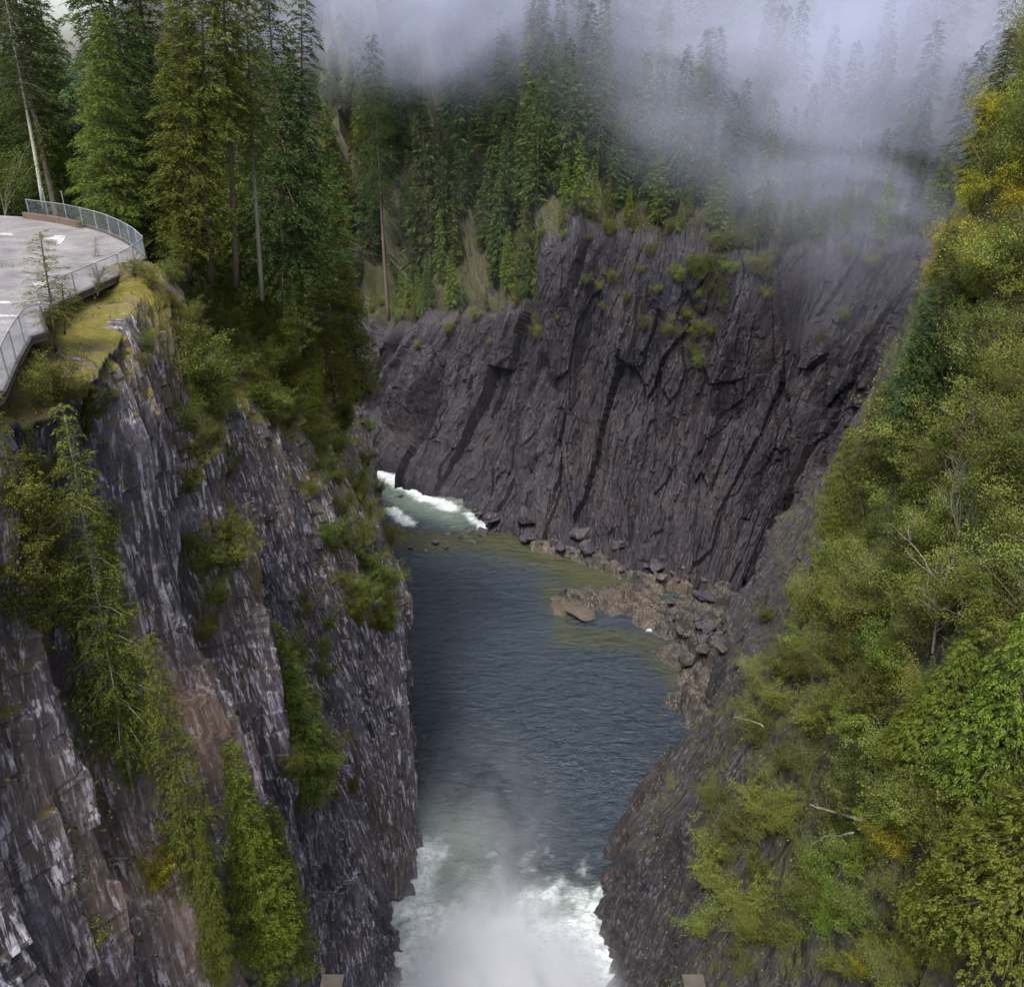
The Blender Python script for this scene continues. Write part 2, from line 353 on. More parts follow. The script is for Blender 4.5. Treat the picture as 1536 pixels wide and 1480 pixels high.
# far wall
def Fst(sh, rim, back, conc=(.3, .58, .8), slope=1.0):
    sh, rim = np.array(sh, float), np.array(rim, float); b = np.array([back[0], back[1], 0.]); b /= np.linalg.norm(b)
    mids = [sh + (rim - sh) * np.array([c, c, f]) for c, f in zip(conc, (.18, .45, .74))]
    r = [sh + np.array([-b[0], -b[1], -6.]), sh] + mids + [rim]
    for d, h in ((10, 5), (45, 26), (130, 92), (340, 300)): r.append(rim + b * d + np.array([0, 0, h * slope]))
    return r
far = [
    Fst((-150, 275, 0), (-155, 285, 30), (-.1, 1)),
    Fst((-85, 250, 0), (-82, 258, 30), (-.1, 1)),
    Fst(Pz(528, 640), Py(560, 492, 243), (-.05, 1), (.4, .65, .85)),
    Fst(Pz(600, 708), Py(648, 484, 222), (0, 1), (.4, .65, .85)),
    Fst(Pz(690, 752), Py(735, 470, 208), (0, 1), (.42, .68, .86)),
    Fst(Pz(765, 795), Py(798, 452, 199), (0, 1), (.45, .7, .87)),
    Fst(Pz(830, 822), Py(832, 372, 193), (.05, 1), (.45, .7, .88)),
    Fst(Pz(890, 842), Py(905, 346, 190), (.1, 1), (.45, .72, .88)),
    Fst(Pz(965, 866), Py(1000, 374, 183), (.15, 1), (.45, .7, .87)),
    Fst(Pz(1050, 892), Py(1120, 396, 175), (.2, 1), (.45, .7, .86)),
    Fst(Pz(1105, 905), Py(1235, 372, 168), (.3, 1), (.42, .66, .84)),
    Fst(Pz(1150, 915), Py(1345, 372, 158), (.5, 1), (.4, .62, .8)),
    Fst((62, 118, 0), (104, 142, 66), (.8, .7), (.33, .58, .78)),
    Fst((75, 90, 0), (130, 112, 70), (1, .3), (.33, .58, .78))]
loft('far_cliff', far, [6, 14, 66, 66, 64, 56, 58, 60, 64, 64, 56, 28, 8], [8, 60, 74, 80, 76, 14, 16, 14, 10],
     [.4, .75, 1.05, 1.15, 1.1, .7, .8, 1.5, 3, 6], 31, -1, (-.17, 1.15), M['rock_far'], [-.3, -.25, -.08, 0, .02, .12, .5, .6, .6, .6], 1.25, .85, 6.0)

# right slope
def Rst(sh, dirn, offs=(2.2, 12, 20, 26, 38, 62, 100)):
    sh = np.array(sh, float); b = np.array([dirn[0], dirn[1], 0.]); b /= np.linalg.norm(b)
    r = [sh + np.array([-b[0], -b[1], -6.]), sh]
    for o, z in zip(offs, (10, 30, 55, 80, 110, 150, 200)): r.append(sh + b * o + np.array([0, 0, z]))
    return r
right = [
    Rst((66, 170, 0), (1, .1)), Rst((50, 147, 0), (1, .1)),
    Rst(Pz(1120, 930), (1, -.05)), Rst(Pz(1078, 1010), (1, -.05)), Rst(Pz(1078, 1088), (1, -.02)), Rst(Pz(1050, 1168), (1, -.02)),
    Rst(Pz(990, 1240), (1, 0)), Rst(Pz(925, 1312), (1, 0), (3.5, 13, 22, 28, 40, 64, 100)), Rst(Pz(922, 1420), (1, 0), (3.5, 13, 22, 28, 40, 64, 100)),
    Rst((11.5, 54, 0), (1, 0), (3.2, 12, 21, 28, 40, 64, 100)), Rst((10, 30, 0), (1, 0)), Rst((9, 5, 0), (1, 0)), Rst((8, -15, 0), (1, 0))]
loft('right_slope', right, [10, 24, 30, 30, 32, 36, 36, 34, 34, 34, 24, 10], [8, 60, 60, 50, 40, 24, 14, 10],
     [.4, .8, .85, .4, .32, .4, .6, 2, 3], 51, -1, (.3, 1.0), M['rock_right'], [-.3, -.2, -.05, .3, .45, .5, .5, .5, .5], 1.1)


# ------------------------------------------------------------------ finding places on the terrain
PR = {}
for k_, S_ in SURF.items():
    u_, v_, d_ = proj(S_['V']); PR[k_] = (u_, v_, d_)
def on(u, v, names=('left_cliff', 'far_cliff', 'right_slope'), r=9, strict=False):
    """the nearest point of the terrain seen at a place in the photograph"""
    best = None
    for nm in names:
        uu, vv, dd = PR[nm]; m = ((uu - u) ** 2 + (vv - v) ** 2 < r * r) & (dd > 3)
        if m.any():
            d = np.where(m, dd, 1e9); i = np.unravel_index(np.argmin(d), d.shape)
            if best is None or d[i] < best[0]: best = (d[i], SURF[nm]['V'][i], SURF[nm]['N'][i])
    if best is None and r < 600 and not strict: return on(u, v, names, r * 2)
    return best[1].copy() if best else None
def ground(x, y, nm):
    V = SURF[nm]['V']; d = (V[..., 0] - x) ** 2 + (V[..., 1] - y) ** 2
    m = d < max(3.0, d.min() * 1.5); return float(np.where(m, V[..., 2], -99).max())

# ------------------------------------------------------------------ river
def seg_dist(X, Y, pts):
    d = np.full(X.shape, 1e9); 
    for (a, b) in zip(pts[:-1], pts[1:]):
        ax, ay = a[:2]; bx, by = b[:2]; L = (bx - ax) ** 2 + (by - ay) ** 2 + 1e-9
        t = np.clip(((X - ax) * (bx - ax) + (Y - ay) * (by - ay)) / L, 0, 1)
        d = np.minimum(d, np.hypot(X - ax - t * (bx - ax), Y - ay - t * (by - ay)))
    return d
def pxline(pts, z=0): return [Pz(u, v, z) for u, v in pts]
gx = np.arange(-72, 56, .58); gy = np.arange(38, 256, .58)
X, Y = np.meshgrid(gx, gy, indexing='ij'); Q = np.stack([X, Y, np.zeros_like(X)], -1)
fn = fbm(Q / np.array([2.2, 2.2, 1]), 5, 201); fn2 = fbm(Q / np.array([.9, .9, 1]), 4, 221); fn3 = fbm(Q / np.array([9., 9, 1]), 3, 231)
rap = seg_dist(X, Y, pxline([(500, 622), (535, 672), (565, 706), (605, 728), (640, 748), (676, 761)]))
rap2 = seg_dist(X, Y, pxline([(588, 764), (610, 784)])); rap3 = seg_dist(X, Y, pxline([(700, 770), (725, 792)]))
fl = seg_dist(X, Y, pxline([(640, 1285), (628, 1340), (622, 1400), (600, 1480)])); fr = seg_dist(X, Y, pxline([(872, 1405), (880, 1440), (860, 1500)]))
fc = seg_dist(X, Y, pxline([(745, 1392), (735, 1440), (740, 1520)])); fb = seg_dist(X, Y, pxline([(600, 1500), (740, 1490), (890, 1500)]))
fw = seg_dist(X, Y, pxline([(978, 945), (996, 948)]))
def foam_of(d, wdt, soft): return 1 - sstep(wdt * (1 - soft), wdt * (1 + soft), d - fn * wdt * .9 - fn2 * wdt * .4)
foam = np.maximum.reduce([foam_of(rap, 1.8, .7), foam_of(rap2, 1.5, .5) * .9, foam_of(rap3, .9, .5) * .7, foam_of(fl, 2.3, .7), foam_of(fr, 2.6, .5), foam_of(fc, 2.0, .8), foam_of(fb, 11, .6), foam_of(fw, .7, .4)])
aer = np.maximum.reduce([1 - sstep(3, 13, fl + fn3 * 3), 1 - sstep(4, 18, fb + fn3 * 5), 1 - sstep(2, 8, fr + fn3 * 2), .8 * (1 - sstep(3, 13, rap + fn3 * 4))])     # air in the water turns it milky green
shal = 1 - sstep(1.5, 12.5, seg_dist(X, Y, pxline([(740, 812), (800, 822), (850, 846), (900, 868), (945, 872)])) + fn3 * 3)
shal = np.maximum(shal, .8 * (1 - sstep(2, 8, seg_dist(X, Y, pxline([(600, 800), (660, 815), (730, 812)])) + fn3 * 3)))
shal = np.maximum(shal, .7 * (1 - sstep(.5, 4.5, seg_dist(X, Y, pxline([(830, 880), (850, 950), (985, 965), (1000, 1000), (1030, 1030)])) + fn3 * 2)))
H_ = .20 * fbm(Q / np.array([3.6, 1.9, 1]), 3, 241) + .07 * fbm(Q / np.array([1.3, .8, 1]), 2, 251)
H_ += foam * (.15 + .5 * np.abs(fn) + .4 * fn2) * np.where(np.minimum(np.minimum(rap, rap2), fw) < 9, .9, 1.25)
V = np.stack([X, Y, H_], -1)
s = NT('river water'); pos = s.n('NewGeometry').outputs['Position']
A = lambda n: (lambda a: (setattr(a, 'attribute_name', n), a.outputs['Fac'])[1])(s.n('Attribute'))
wv = s.noise(s.mapping(pos, (1, 2.0, 1), (0, 0, R(-24))), .5, 4, .6, .5); wv2 = s.noise(s.mapping(pos, (1, 1.5, 1), (0, 0, R(20))), 2.4, 3, .6)
base = s.mix(s.ramp(s.noise(pos, .03, 3), [(.35, 0), (.65, 1)]), (.010, .0175, .027), (.018, .028, .039))
base = s.mix(A('shallow'), base, (.030, .033, .009)); base = s.mix(s.math('MULTIPLY', A('air'), .85), base, (.12, .16, .125))
col = s.mix(A('foam'), base, s.mix(s.ramp(s.noise(pos, 1.3, 6, .75), [(.38, 0), (.62, 1)]), (.30, .36, .35), (.72, .75, .75)))
bmp = s.bump(s.math('ADD', wv, s.math('MULTIPLY', wv2, .35)), 1.0, .8)
p = s.principled(col, s.math('ADD', s.math('MULTIPLY', A('foam'), .6), .05), bmp, .85); p.inputs['IOR'].default_value = 1.333
o = obj('river', mesh_arrays('river', V, grid_faces(*X.shape), s.m, True, {'foam': foam, 'air': aer, 'shallow': shal})); o['kind'] = 'structure'
# river bed, so nothing is open below
o = obj('river_bed', mesh_arrays('river_bed', [(-160, -40, -6.6), (120, -40, -6.6), (120, 300, -6.6), (-160, 300, -6.6)], [(0, 1, 2, 3)], M['rock_far'])); o['kind'] = 'structure'

# low rock shelf between the pool and the far wall
sx = np.arange(4, 52, .2); sy = np.arange(104, 166, .2)
X, Y = np.meshgrid(sx, sy, indexing='ij'); Q = np.stack([X, Y, X * .3], -1)
isl = seg_dist(X, Y, pxline([(862, 905), (900, 900), (950, 905), (985, 930)])); tal = seg_dist(X, Y, pxline([(1010, 935), (1050, 920), (1085, 960), (1040, 985)]))
fr2 = seg_dist(X, Y, pxline([(1085, 905), (1120, 940), (1075, 1000), (1060, 1060)])); edge = seg_dist(X, Y, pxline([(760, 800), (860, 836), (950, 868), (1060, 895)]))
n_ = fbm(Q / 4.0, 4, 301)
hgt = np.maximum.reduce([2.5 * (1 - sstep(1.0, 6.2, isl + n_ * 3)), 3.0 * (1 - sstep(2, 7.5, tal + n_ * 3)), 5.0 * (1 - sstep(1, 8, fr2 + n_ * 2)), 2.6 * (1 - sstep(.5, 3.5, edge + n_ * 2.5))])
rot = np.stack([Q[..., 0] * .75 + Q[..., 1] * .65, -Q[..., 0] * .65 + Q[..., 1] * .75, hgt * .5], -1)
hz = hgt - 1.0 + np.clip(hgt, 0, 2.5) * (1.0 * facets(rot / np.array([1.9, 5.2, 2.]), 311) + .42 * facets(rot / np.array([.8, 2.2, 1.]), 331) + .08 * facets(rot / .45, 351))
V = np.stack([X, Y, hz], -1); SURF['rock_shelf'] = dict(V=V, N=normals(V), moss=hgt * 0, kk=None)
PR['rock_shelf'] = proj(V)
o = obj('rock_shelf', mesh_arrays('rock_shelf', V, grid_faces(*X.shape), M['rock_tan'], False, {'moss': hgt * 0 - .2})); o['kind'] = 'structure'

# ------------------------------------------------------------------ boulders
def boulder_mesh(seed, mat):
    n, m = 14, 20
    th = np.linspace(0, math.pi, n)[:, None]; ph = np.linspace(0, 2 * math.pi, m, endpoint=False)[None, :]
    D = np.stack([np.sin(th) * np.cos(ph), np.sin(th) * np.sin(ph), np.cos(th) * np.ones_like(ph)], -1)
    rng = np.random.RandomState(seed); r = np.full(D.shape[:2], 1.25)
    for k in range(16):                              # cut the ball with planes: angular block
        nv = rng.normal(size=3); nv /= np.linalg.norm(nv); c = rng.uniform(.55, .95)
        dt = D @ nv; r = np.minimum(r, np.where(dt > .05, c / np.maximum(dt, .05), 9))
    r = r * (1 + .05 * fbm(D * 3 + seed, 3, seed))
    V = D * r[..., None] * np.array([1.25, .85, .62])
    f = [(i * m + j, (i + 1) * m + j, (i + 1) * m + (j + 1) % m, i * m + (j + 1) % m) for i in range(n - 1) for j in range(m)]
    return mesh_arrays('boulder', V, f, mat, False, {'moss': np.full(n * m, -.3)})
META = {}
M['rock_block'] = rock_mat('grey block rock', (.010, .009, .013), (.05, .045, .055), (.2, .18, .2), (.06, .045, .04), (.04, .042, .010), (0, R(40), 0), .8, .2)
BM = {q: [boulder_mesh(400 + i + 50 * j, M['rock_block' if q == 'rock_far' else q]) for i in range(5)] for j, q in enumerate(('rock_far', 'rock_tan'))}
def boulder(u, v, size, label, group, mat='rock_far', z=None):
    p = on(u, v, ('rock_shelf', 'far_cliff', 'right_slope')) if z is None else Pz(u, v, z)
    o = obj('boulder', random.choice(BM[mat])); o.location = (p[0], p[1], max(p[2], -.4) + size * .18)
    o.rotation_euler = (random.uniform(-.35, .35), random.uniform(-.35, .35), random.uniform(0, 6.28)); k = random.uniform(.8, 1.2); o.scale = (size * k, size, size * random.uniform(.7, 1.1))
    META[o.name] = (mat, size)
    return tag(o, label, 'rock', group)
for i in range(38):
    t = random.random(); u = 700 + 380 * t + random.uniform(-20, 20); v = 775 + 125 * t + random.uniform(-32, 6)
    boulder(u, v, .45 + 1.7 * random.random() ** 2.2, 'dark angular boulder in the talus along the foot of the far cliff', 'boulders along the foot of the far cliff')
for i in range(18):
    u = random.uniform(1005, 1090); v = random.uniform(895, 990)
    boulder(u, v, random.uniform(.5, 1.5), 'grey brown boulder heaped on the low rock shelf beside the pool', 'boulders on the rock shelf', random.choice(('rock_far', 'rock_tan')))
for u, v, r_ in ((652, 816, 1.1), (668, 822, .8), (690, 806, .9), (615, 822, .8), (632, 800, .7), (705, 796, 1.2), (726, 800, 1.5), (742, 796, 1.1), (600, 745, .9), (596, 812, .7), (672, 800, .6), (640, 828, .6), (586, 760, .8), (710, 812, .7)):
    boulder(u, v, r_, 'low wet rock breaking the shallow water below the rapids', 'rocks in the shallows below the rapids', 'rock_far', 0)
boulder(858, 912, 2.6, 'large pale tan slab tilted on the pool side of the rock shelf', None, 'rock_tan')
boulder(1030, 985, 1.9, 'reddish brown flat block at the water edge of the rock shelf', None, 'rock_tan')
boulder(1045, 885, 2.0, 'squat mossy boulder in the channel behind the rock shelf', None, 'rock_far')
boulder(780, 775, 2.4, 'big leaning grey slab where the far cliff meets the shallows', None, 'rock_far')

# ------------------------------------------------------------------ viewing terrace: asphalt, kerb, fence, paint
LZ = 80.35
edge_px = [(-260, 640), (-60, 640), (5, 592), (24, 548), (46, 508), (70, 500), (62, 474), (90, 456), (124, 440), (168, 420), (196, 406), (219, 388), (205, 374), (186, 362), (160, 350), (130, 341), (100, 334), (74, 330), (45, 326)]
edge = [Pz(u, v, LZ) for u, v in edge_px]
inner = [edge[-1] + np.array([-12, 4, 0]), edge[-1] + np.array([-45, 4, 0]), edge[0] + np.array([-30, 0, 0])]
poly = edge + inner
me = bpy.data.meshes.new('parking_lot'); n = len(poly)
me.from_pydata([tuple(p) for p in poly] + [tuple(p - np.array([0, 0, .3])) for p in poly], [], [tuple(range(n))] + [(i, n + i, n + (i + 1) % n, (i + 1) % n) for i in range(n)])
me.materials.append(M['lot']); me.update(); o = obj('parking_lot', me); o['kind'] = 'structure'
def paint(pts, label):
    pts = [Pz(u, v, LZ + .006) for u, v in pts]; me = bpy.data.meshes.new('painted_marking')
    me.from_pydata([tuple(p) for p in pts], [], [tuple(range(len(pts)))]); me.materials.append(M['paint']); me.update(); tag(obj('painted_marking', me), label, 'road marking')
paint([(62, 358), (80, 353), (98, 353), (97, 358), (90, 366), (84, 367), (86, 360)], 'worn white arrow painted on the asphalt near the curved fence')
paint([(0, 349), (16, 350), (24, 353), (10, 353), (0, 352)], 'short white stripe painted on the asphalt beside the hedge')
paint([(-20, 471), (16, 472), (27, 474), (-20, 476)], 'long white stripe across the asphalt outside the fence corner')
paint([(48, 424), (68, 421), (70, 427), (52, 429)], 'white painted patch on the asphalt behind the leaning sapling')
paint([(-20, 452), (14, 452), (18, 455), (-20, 456)], 'thin white parking stripe on the asphalt')
def fence(name, idx, label, hgt=1.45, step=2.6, tall=()):
    pts = [edge[i] for i in idx]
    root = empty(name, pts[0], label, 'fence'); org = pts[0]
    pts = [p - org for p in pts]
    S = np.concatenate([[0], np.cumsum([np.linalg.norm(b - a) for a, b in zip(pts[:-1], pts[1:])])])
    at = lambda d: np.array([np.interp(d, S, [p[k] for p in pts]) for k in range(3)])
    L = S[-1]
    kb = MB()                                        # kerb the fence stands on
    for a, b in zip(pts[:-1], pts[1:]):
        d = b - a; kb.box((a + b) / 2 + np.array([0, 0, .03]), (np.linalg.norm(d) + .12, .22, .16), math.atan2(d[1], d[0]))
    obj('kerb', kb.mesh('kerb', M['concrete']), root)
    m = max(2, int(round(L / step)))
    for i in range(m + 1):
        b = MB(); q = at(L * i / m); hh = hgt + (1.0 if i in tall else 0)
        b.tube([q, q + np.array([0, 0, hh])], .04, 6); b.tube([q + np.array([0, 0, hh]), q + np.array([0, 0, hh + .06])], [.07, .02], 6)
        obj('post', b.mesh('post', M['steel']), root)
    D = np.linspace(0, L, max(3, int(L / .8)))
    for nm, zz, rr in (('top_rail', hgt, .034), ('bottom_rail', .2, .018)):
        b = MB(); b.tube([at(d) + np.array([0, 0, zz]) for d in D], rr, 6); obj(nm, b.mesh(nm, M['steel']), root)
    sp = .1; W = hgt - .25; V = []; Fq = []         # woven wire: every diagonal strand
    for sg in (1, -1):
        for d0 in np.arange(-W, L + W, sp):
            a, b = (d0, d0 + W); za, zb = (.22, .22 + W)
            if sg < 0: za, zb = zb, za
            lo, hi = max(a, 0), min(b, L)
            if hi - lo < .02: continue
            ds = np.linspace(lo, hi, 3); zs = za + (zb - za) * (ds - a) / W
            for k in range(2):
                p0 = at(ds[k]) + np.array([0, 0, zs[k]]); p1 = at(ds[k + 1]) + np.array([0, 0, zs[k + 1]]); h = .003
                t = len(V); dd = (p1 - p0)[:2]; nn = np.array([-dd[1], dd[0], 0]) / (np.linalg.norm(dd) + 1e-6) * h; up = np.array([0, 0, h * 1.4])
                V += [p0 + nn, p0 - nn + up * .2, p0 + up, p1 + nn, p1 - nn + up * .2, p1 + up]
                Fq += [(t, t + 1, t + 4, t + 3), (t + 1, t + 2, t + 5, t + 4), (t + 2, t, t + 3, t + 5)]
    tag(obj('wire_netting', mesh_arrays('wire_netting', V, Fq, M['wire']), root), kind='stuff')
fence('chain_link_fence', [1, 2, 3, 4, 5], 'chain link fence with bright rail on a kerb at the bare cliff edge', 1.5)
fence('chain_link_fence', [5, 6, 7, 8, 9, 10, 11], 'low chain link fence behind the mossy outcrop and saplings', 1.35)
fence('chain_link_fence', [11, 12, 13, 14, 15, 16, 17, 18], 'curved chain link fence between the asphalt and the forest', 1.5, 3.0, (7, 8))
b = MB(); a0, b0 = edge[15], edge[18]
for i in range(15, 18):
    a, c = edge[i], edge[i + 1]; d = c - a; off = np.array([-.2, -.5, 0])
    b.box((a + c) / 2 + off + np.array([0, 0, .25]), (np.linalg.norm(d), .3, .5), math.atan2(d[1], d[0]))
tag(obj('retaining_wall', b.mesh('retaining_wall', plain_mat('brown timber', (.06, .04, .03), (.13, .09, .07), 2.0))), 'low dark brown retaining wall at the foot of the curved fence', 'wall')

# concrete piers of the dam at the bottom of the view
for (u, v, t, wd, lab) in ((498, 1476, 52, 1.2, 'weathered concrete pier standing against the dark wet cliff'), (1041, 1476, 52, 1.15, 'mossy concrete pier standing below the shrubs of the right bank')):
    d = ray(u, v); p = np.array([0, 0, CAMZ]) + d * t
    b = MB(); b.box((0, 0, -9), (wd, 1.0, 18)); root = empty('concrete_pier', p + np.array([0, 0, -18]), lab, 'pier')
    sh = obj('shaft', b.mesh('shaft', M['concrete']), root); sh.location = (0, 0, 18 - .14)
    b = MB(); b.box((0, 0, 0), (wd + .12, 1.12, .28)); cp = obj('cap', b.mesh('cap', M['concrete']), root); cp.location = (0, 0, 18)

# ------------------------------------------------------------------ plants: prototypes
def diamonds(P, D, Ln, Wd, rng, bend=.12):
    """leaf or needle-spray faces: base P, direction D, length, width"""
    n = len(P); D = D / (np.linalg.norm(D, axis=1, keepdims=True) + 1e-9)
    r = rng.normal(size=(n, 3)); r[:, 2] *= .45; Sd = np.cross(D, np.cross(r, D) + np.array([0, 0, .9])); Sd /= np.linalg.norm(Sd, axis=1, keepdims=True) + 1e-9
    mid = P + D * (Ln * .45)[:, None] + np.array([0, 0, 1.]) * (Ln * bend)[:, None]
    V = np.stack([P, mid + Sd * (Wd * .5)[:, None], P + D * Ln[:, None], mid - Sd * (Wd * .5)[:, None]], 1).reshape(-1, 3)
    return V, np.arange(4 * n).reshape(-1, 4)
def conifer(seed, H, Rr, cb, nb, droop, up, dens, cl, cw, fan=.34, tr=None, power=.85, ragged=.35, g=1):
    rng = np.random.RandomState(seed); P, D, L_, W_ = [], [], [], []; wood = MB()
    tr = tr or H * .011
    wob = rng.normal(size=2) * H * .008
    ax = lambda h: np.array([wob[0] * math.sin(h / H * 5), wob[1] * math.sin(h / H * 4 + 1), h])
    wood.tube([ax(h) for h in np.linspace(-1.2, H * .985, 12)], np.linspace(tr, .02, 12), 7)
    for b in range(nb):
        f = ((b + rng.rand()) / nb) ** 1.05; h = H * (cb + (1 - cb) * f)
        L = Rr * (1 - f) ** power * min(1, .55 + 2.2 * f) * rng.uniform(1 - ragged, 1 + ragged * .4) + .25
        az = b * 2.39996 + rng.normal() * .35; u0 = up * (.3 + 1.1 * f) + rng.normal() * .06; dr = droop * rng.uniform(.7, 1.3)
        o = ax(h); ca, sa = math.cos(az), math.sin(az)
        path = lambda s: np.stack([o[0] + ca * s * L, o[1] + sa * s * L, o[2] + s * L * u0 - dr * L * s * s], -1)
        wood.tube(path(np.linspace(0, .9, 3)), [max(.012, .012 * L + .01), .01 * L + .004, .006], 3, False)
        n = max(5, int(dens * L ** 1.35 / g + 3)); s = rng.uniform(.08, 1, n) ** .8
        lat = rng.uniform(-1, 1, n) * fan * L * np.sin(np.clip(s, .08, 1) * 2.7) * .9
        p = path(s); p[:, 0] += -sa * lat; p[:, 1] += ca * lat; p[:, 2] += -np.abs(lat) * .22 + rng.normal(size=n) * .045 * L ** .5
        ang = az + np.clip(lat / (fan * L * .6 + .1), -1, 1) * .95 + rng.normal(size=n) * .3
        d = np.stack([np.cos(ang), np.sin(ang), u0 - 2 * dr * s + rng.normal(size=n) * .2], -1)
        ln = cl * rng.uniform(.65, 1.35, n)
        if g > 1:                                    # flat sprays: every twig carries a fan of needles on one plane
            ax2 = np.cross(d, np.array([0, 0, 1.]) + rng.normal(size=(n, 3)) * .25); ax2 /= np.linalg.norm(ax2, axis=1, keepdims=True) + 1e-9; d /= np.linalg.norm(d, axis=1, keepdims=True)
            j = np.tile(np.arange(g), n) / max(1, g - 1); i = np.repeat(np.arange(n), g); sg = np.where(np.arange(n * g) % 2 == 0, 1., -1.)
            sl = ln[i] * 1.9; p2 = p[i] + d[i] * (sl * j * .8)[:, None]; p2[:, 2] -= (j * j) * sl * .25
            d = d[i] * .75 + ax2[i] * (sg * (1 - .55 * j))[:, None] * .85 + rng.normal(size=(n * g, 3)) * .1; p = p2; ln = ln[i] * (1.05 - .5 * j); n = n * g
        P.append(p); D.append(d); L_.append(ln); W_.append(cw * rng.uniform(.7, 1.3, n))
    for h in np.linspace(H * .93, H, 8):             # leader
        P.append(np.repeat(ax(h)[None], 4, 0)); a = rng.rand(4) * 6.28; D.append(np.stack([np.cos(a), np.sin(a), np.full(4, 1.0)], -1)); L_.append(np.full(4, cl * .8)); W_.append(np.full(4, cw * .8))
    V, Fc = diamonds(np.concatenate(P), np.concatenate(D), np.concatenate(L_), np.concatenate(W_), rng)
    return dict(H=H, crown=mesh_arrays('crown', V, Fc, M['fir']), trunk=wood.mesh('trunk', M['bark'], True))
def shrub(seed, H, Rr, stems, leaves, lf, open_=.5, twigs=9):
    rng = np.random.RandomState(seed); wood = MB(); tips = []
    for k in range(stems):
        a = rng.rand() * 6.28; sp = rng.uniform(.15, 1) * Rr; hh = H * rng.uniform(.6, 1)
        t = np.linspace(0, 1, 6); pts = np.stack([math.cos(a) * sp * t ** 1.2, math.sin(a) * sp * t ** 1.2, hh * t ** .85], -1) + np.cumsum(rng.normal(size=(6, 3)) * .05 * H / 4, 0) * t[:, None]
        wood.tube(pts, np.linspace(.016 * H, .006, 6), 4, False)
        for j in range(twigs):
            i = rng.randint(1, 6); b = pts[i]; d = rng.normal(size=3); d[2] = abs(d[2]) * .6; d += np.array([math.cos(a), math.sin(a), .2]) * .5; d = d / np.linalg.norm(d) * H * rng.uniform(.14, .32)
            q = np.stack([b, b + d * .5 + rng.normal(size=3) * .04 * H, b + d]); wood.tube(q, [.009, .006, .004], 3, False); tips.append(q)
    tips = np.array(tips); i = rng.randint(0, len(tips), leaves); s = rng.uniform(.1, 1.15, leaves)[:, None]
    P = tips[i, 0] + (tips[i, 2] - tips[i, 0]) * s + rng.normal(size=(leaves, 3)) * H * .05 * open_
    D = rng.normal(size=(leaves, 3)); D[:, 2] -= .25
    V, Fc = diamonds(P, D, lf * rng.uniform(.6, 1.4, leaves), lf * .62 * rng.uniform(.7, 1.3, leaves), rng, .05)
    return dict(H=H, crown=mesh_arrays('crown', V, Fc, M['spring']), trunk=wood.mesh('trunk', M['bark'], True))
def bare_tree(seed, H):
    rng = np.random.RandomState(seed); wood = MB()
    def grow(p, d, L, r, lev):
        n = 5; pts = [p]
        for i in range(n): d = d + rng.normal(size=3) * .13 + np.array([0, 0, .05]); d /= np.linalg.norm(d); pts.append(pts[-1] + d * L / n)
        wood.tube(pts, np.linspace(r, r * .45, n + 1), 4, False)
        if lev == 0: return
        for k in range(11 if lev == 3 else 6):
            i = rng.randint(1, n + 1); e = rng.normal(size=3); e[2] = abs(e[2]) * .5; e = d * .75 + e / np.linalg.norm(e) * .8
            grow(pts[i], e / np.linalg.norm(e), L * rng.uniform(.35, .6), r * .5, lev - 1)
    grow(np.zeros(3), np.array([0, 0, 1.]), H * .6, H * .009, 3); return wood
PROTO = {
    'fir': [conifer(1, 22, 4.0, .04, 270, .28, .22, 48, .26, .085, g=6), conifer(2, 22, 3.6, .06, 260, .32, .2, 48, .26, .085, g=6)],
    'hemlock': [conifer(3, 26, 4.6, .10, 200, .42, .18, 36, .3, .10, g=6, ragged=.5), conifer(4, 26, 4.0, .14, 180, .38, .2, 36, .3, .10, ragged=.6, g=6)],
    'tall': [conifer(5, 34, 3.6, .36, 170, .34, .2, 36, .3, .10, power=.55, ragged=.6, g=6), conifer(6, 34, 3.2, .42, 150, .30, .18, 36, .3, .10, power=.5, ragged=.65, g=6)],
    'scraggly': [conifer(7, 14, 2.6, .14, 190, .30, .3, 62, .16, .058, g=6, ragged=.7, tr=.11), conifer(8, 14, 2.2, .08, 180, .26, .28, 66, .16, .058, g=6, ragged=.6, tr=.10)],
    'cedar': [conifer(9, 14, 3.6, .03, 210, .62, .34, 66, .15, .06, fan=.45, g=8), conifer(10, 14, 3.2, .03, 200, .7, .3, 66, .15, .06, fan=.5, g=8)],
    'distant': [conifer(11, 24, 3.6, .08, 120, .36, .2, 7.5, .85, .26, tr=.24), conifer(12, 24, 3.1, .14, 105, .4, .16, 7.5, .85, .26, tr=.24, ragged=.5), conifer(13, 24, 4.1, .05, 115, .45, .24, 7.5, .85, .28, tr=.24, ragged=.45)],
    'pine': [conifer(14, 30, 3.8, .55, 110, .2, .25, 12, .7, .24, power=.35, ragged=.5, tr=.32)],
    'sapling': [conifer(15, 5, 1.0, .12, 60, .25, .35, 90, .1, .03, ragged=.6, tr=.05, g=4)],
    'shrub': [shrub(21, 4, 2.6, 13, 5600, .12), shrub(22, 4, 3.2, 15, 5600, .12, .8), shrub(23, 4, 2.6, 12, 3600, .12, .9, 12)],
    'twiggy': [shrub(26, 5, 2.8, 14, 3600, .12, .9, 16), shrub(27, 5, 3.2, 12, 3000, .12, .9, 18)],
    'alder': [shrub(24, 7, 3.4, 12, 6000, .15, .8, 12), shrub(25, 7, 3.0, 11, 4600, .15, .9, 14)]}
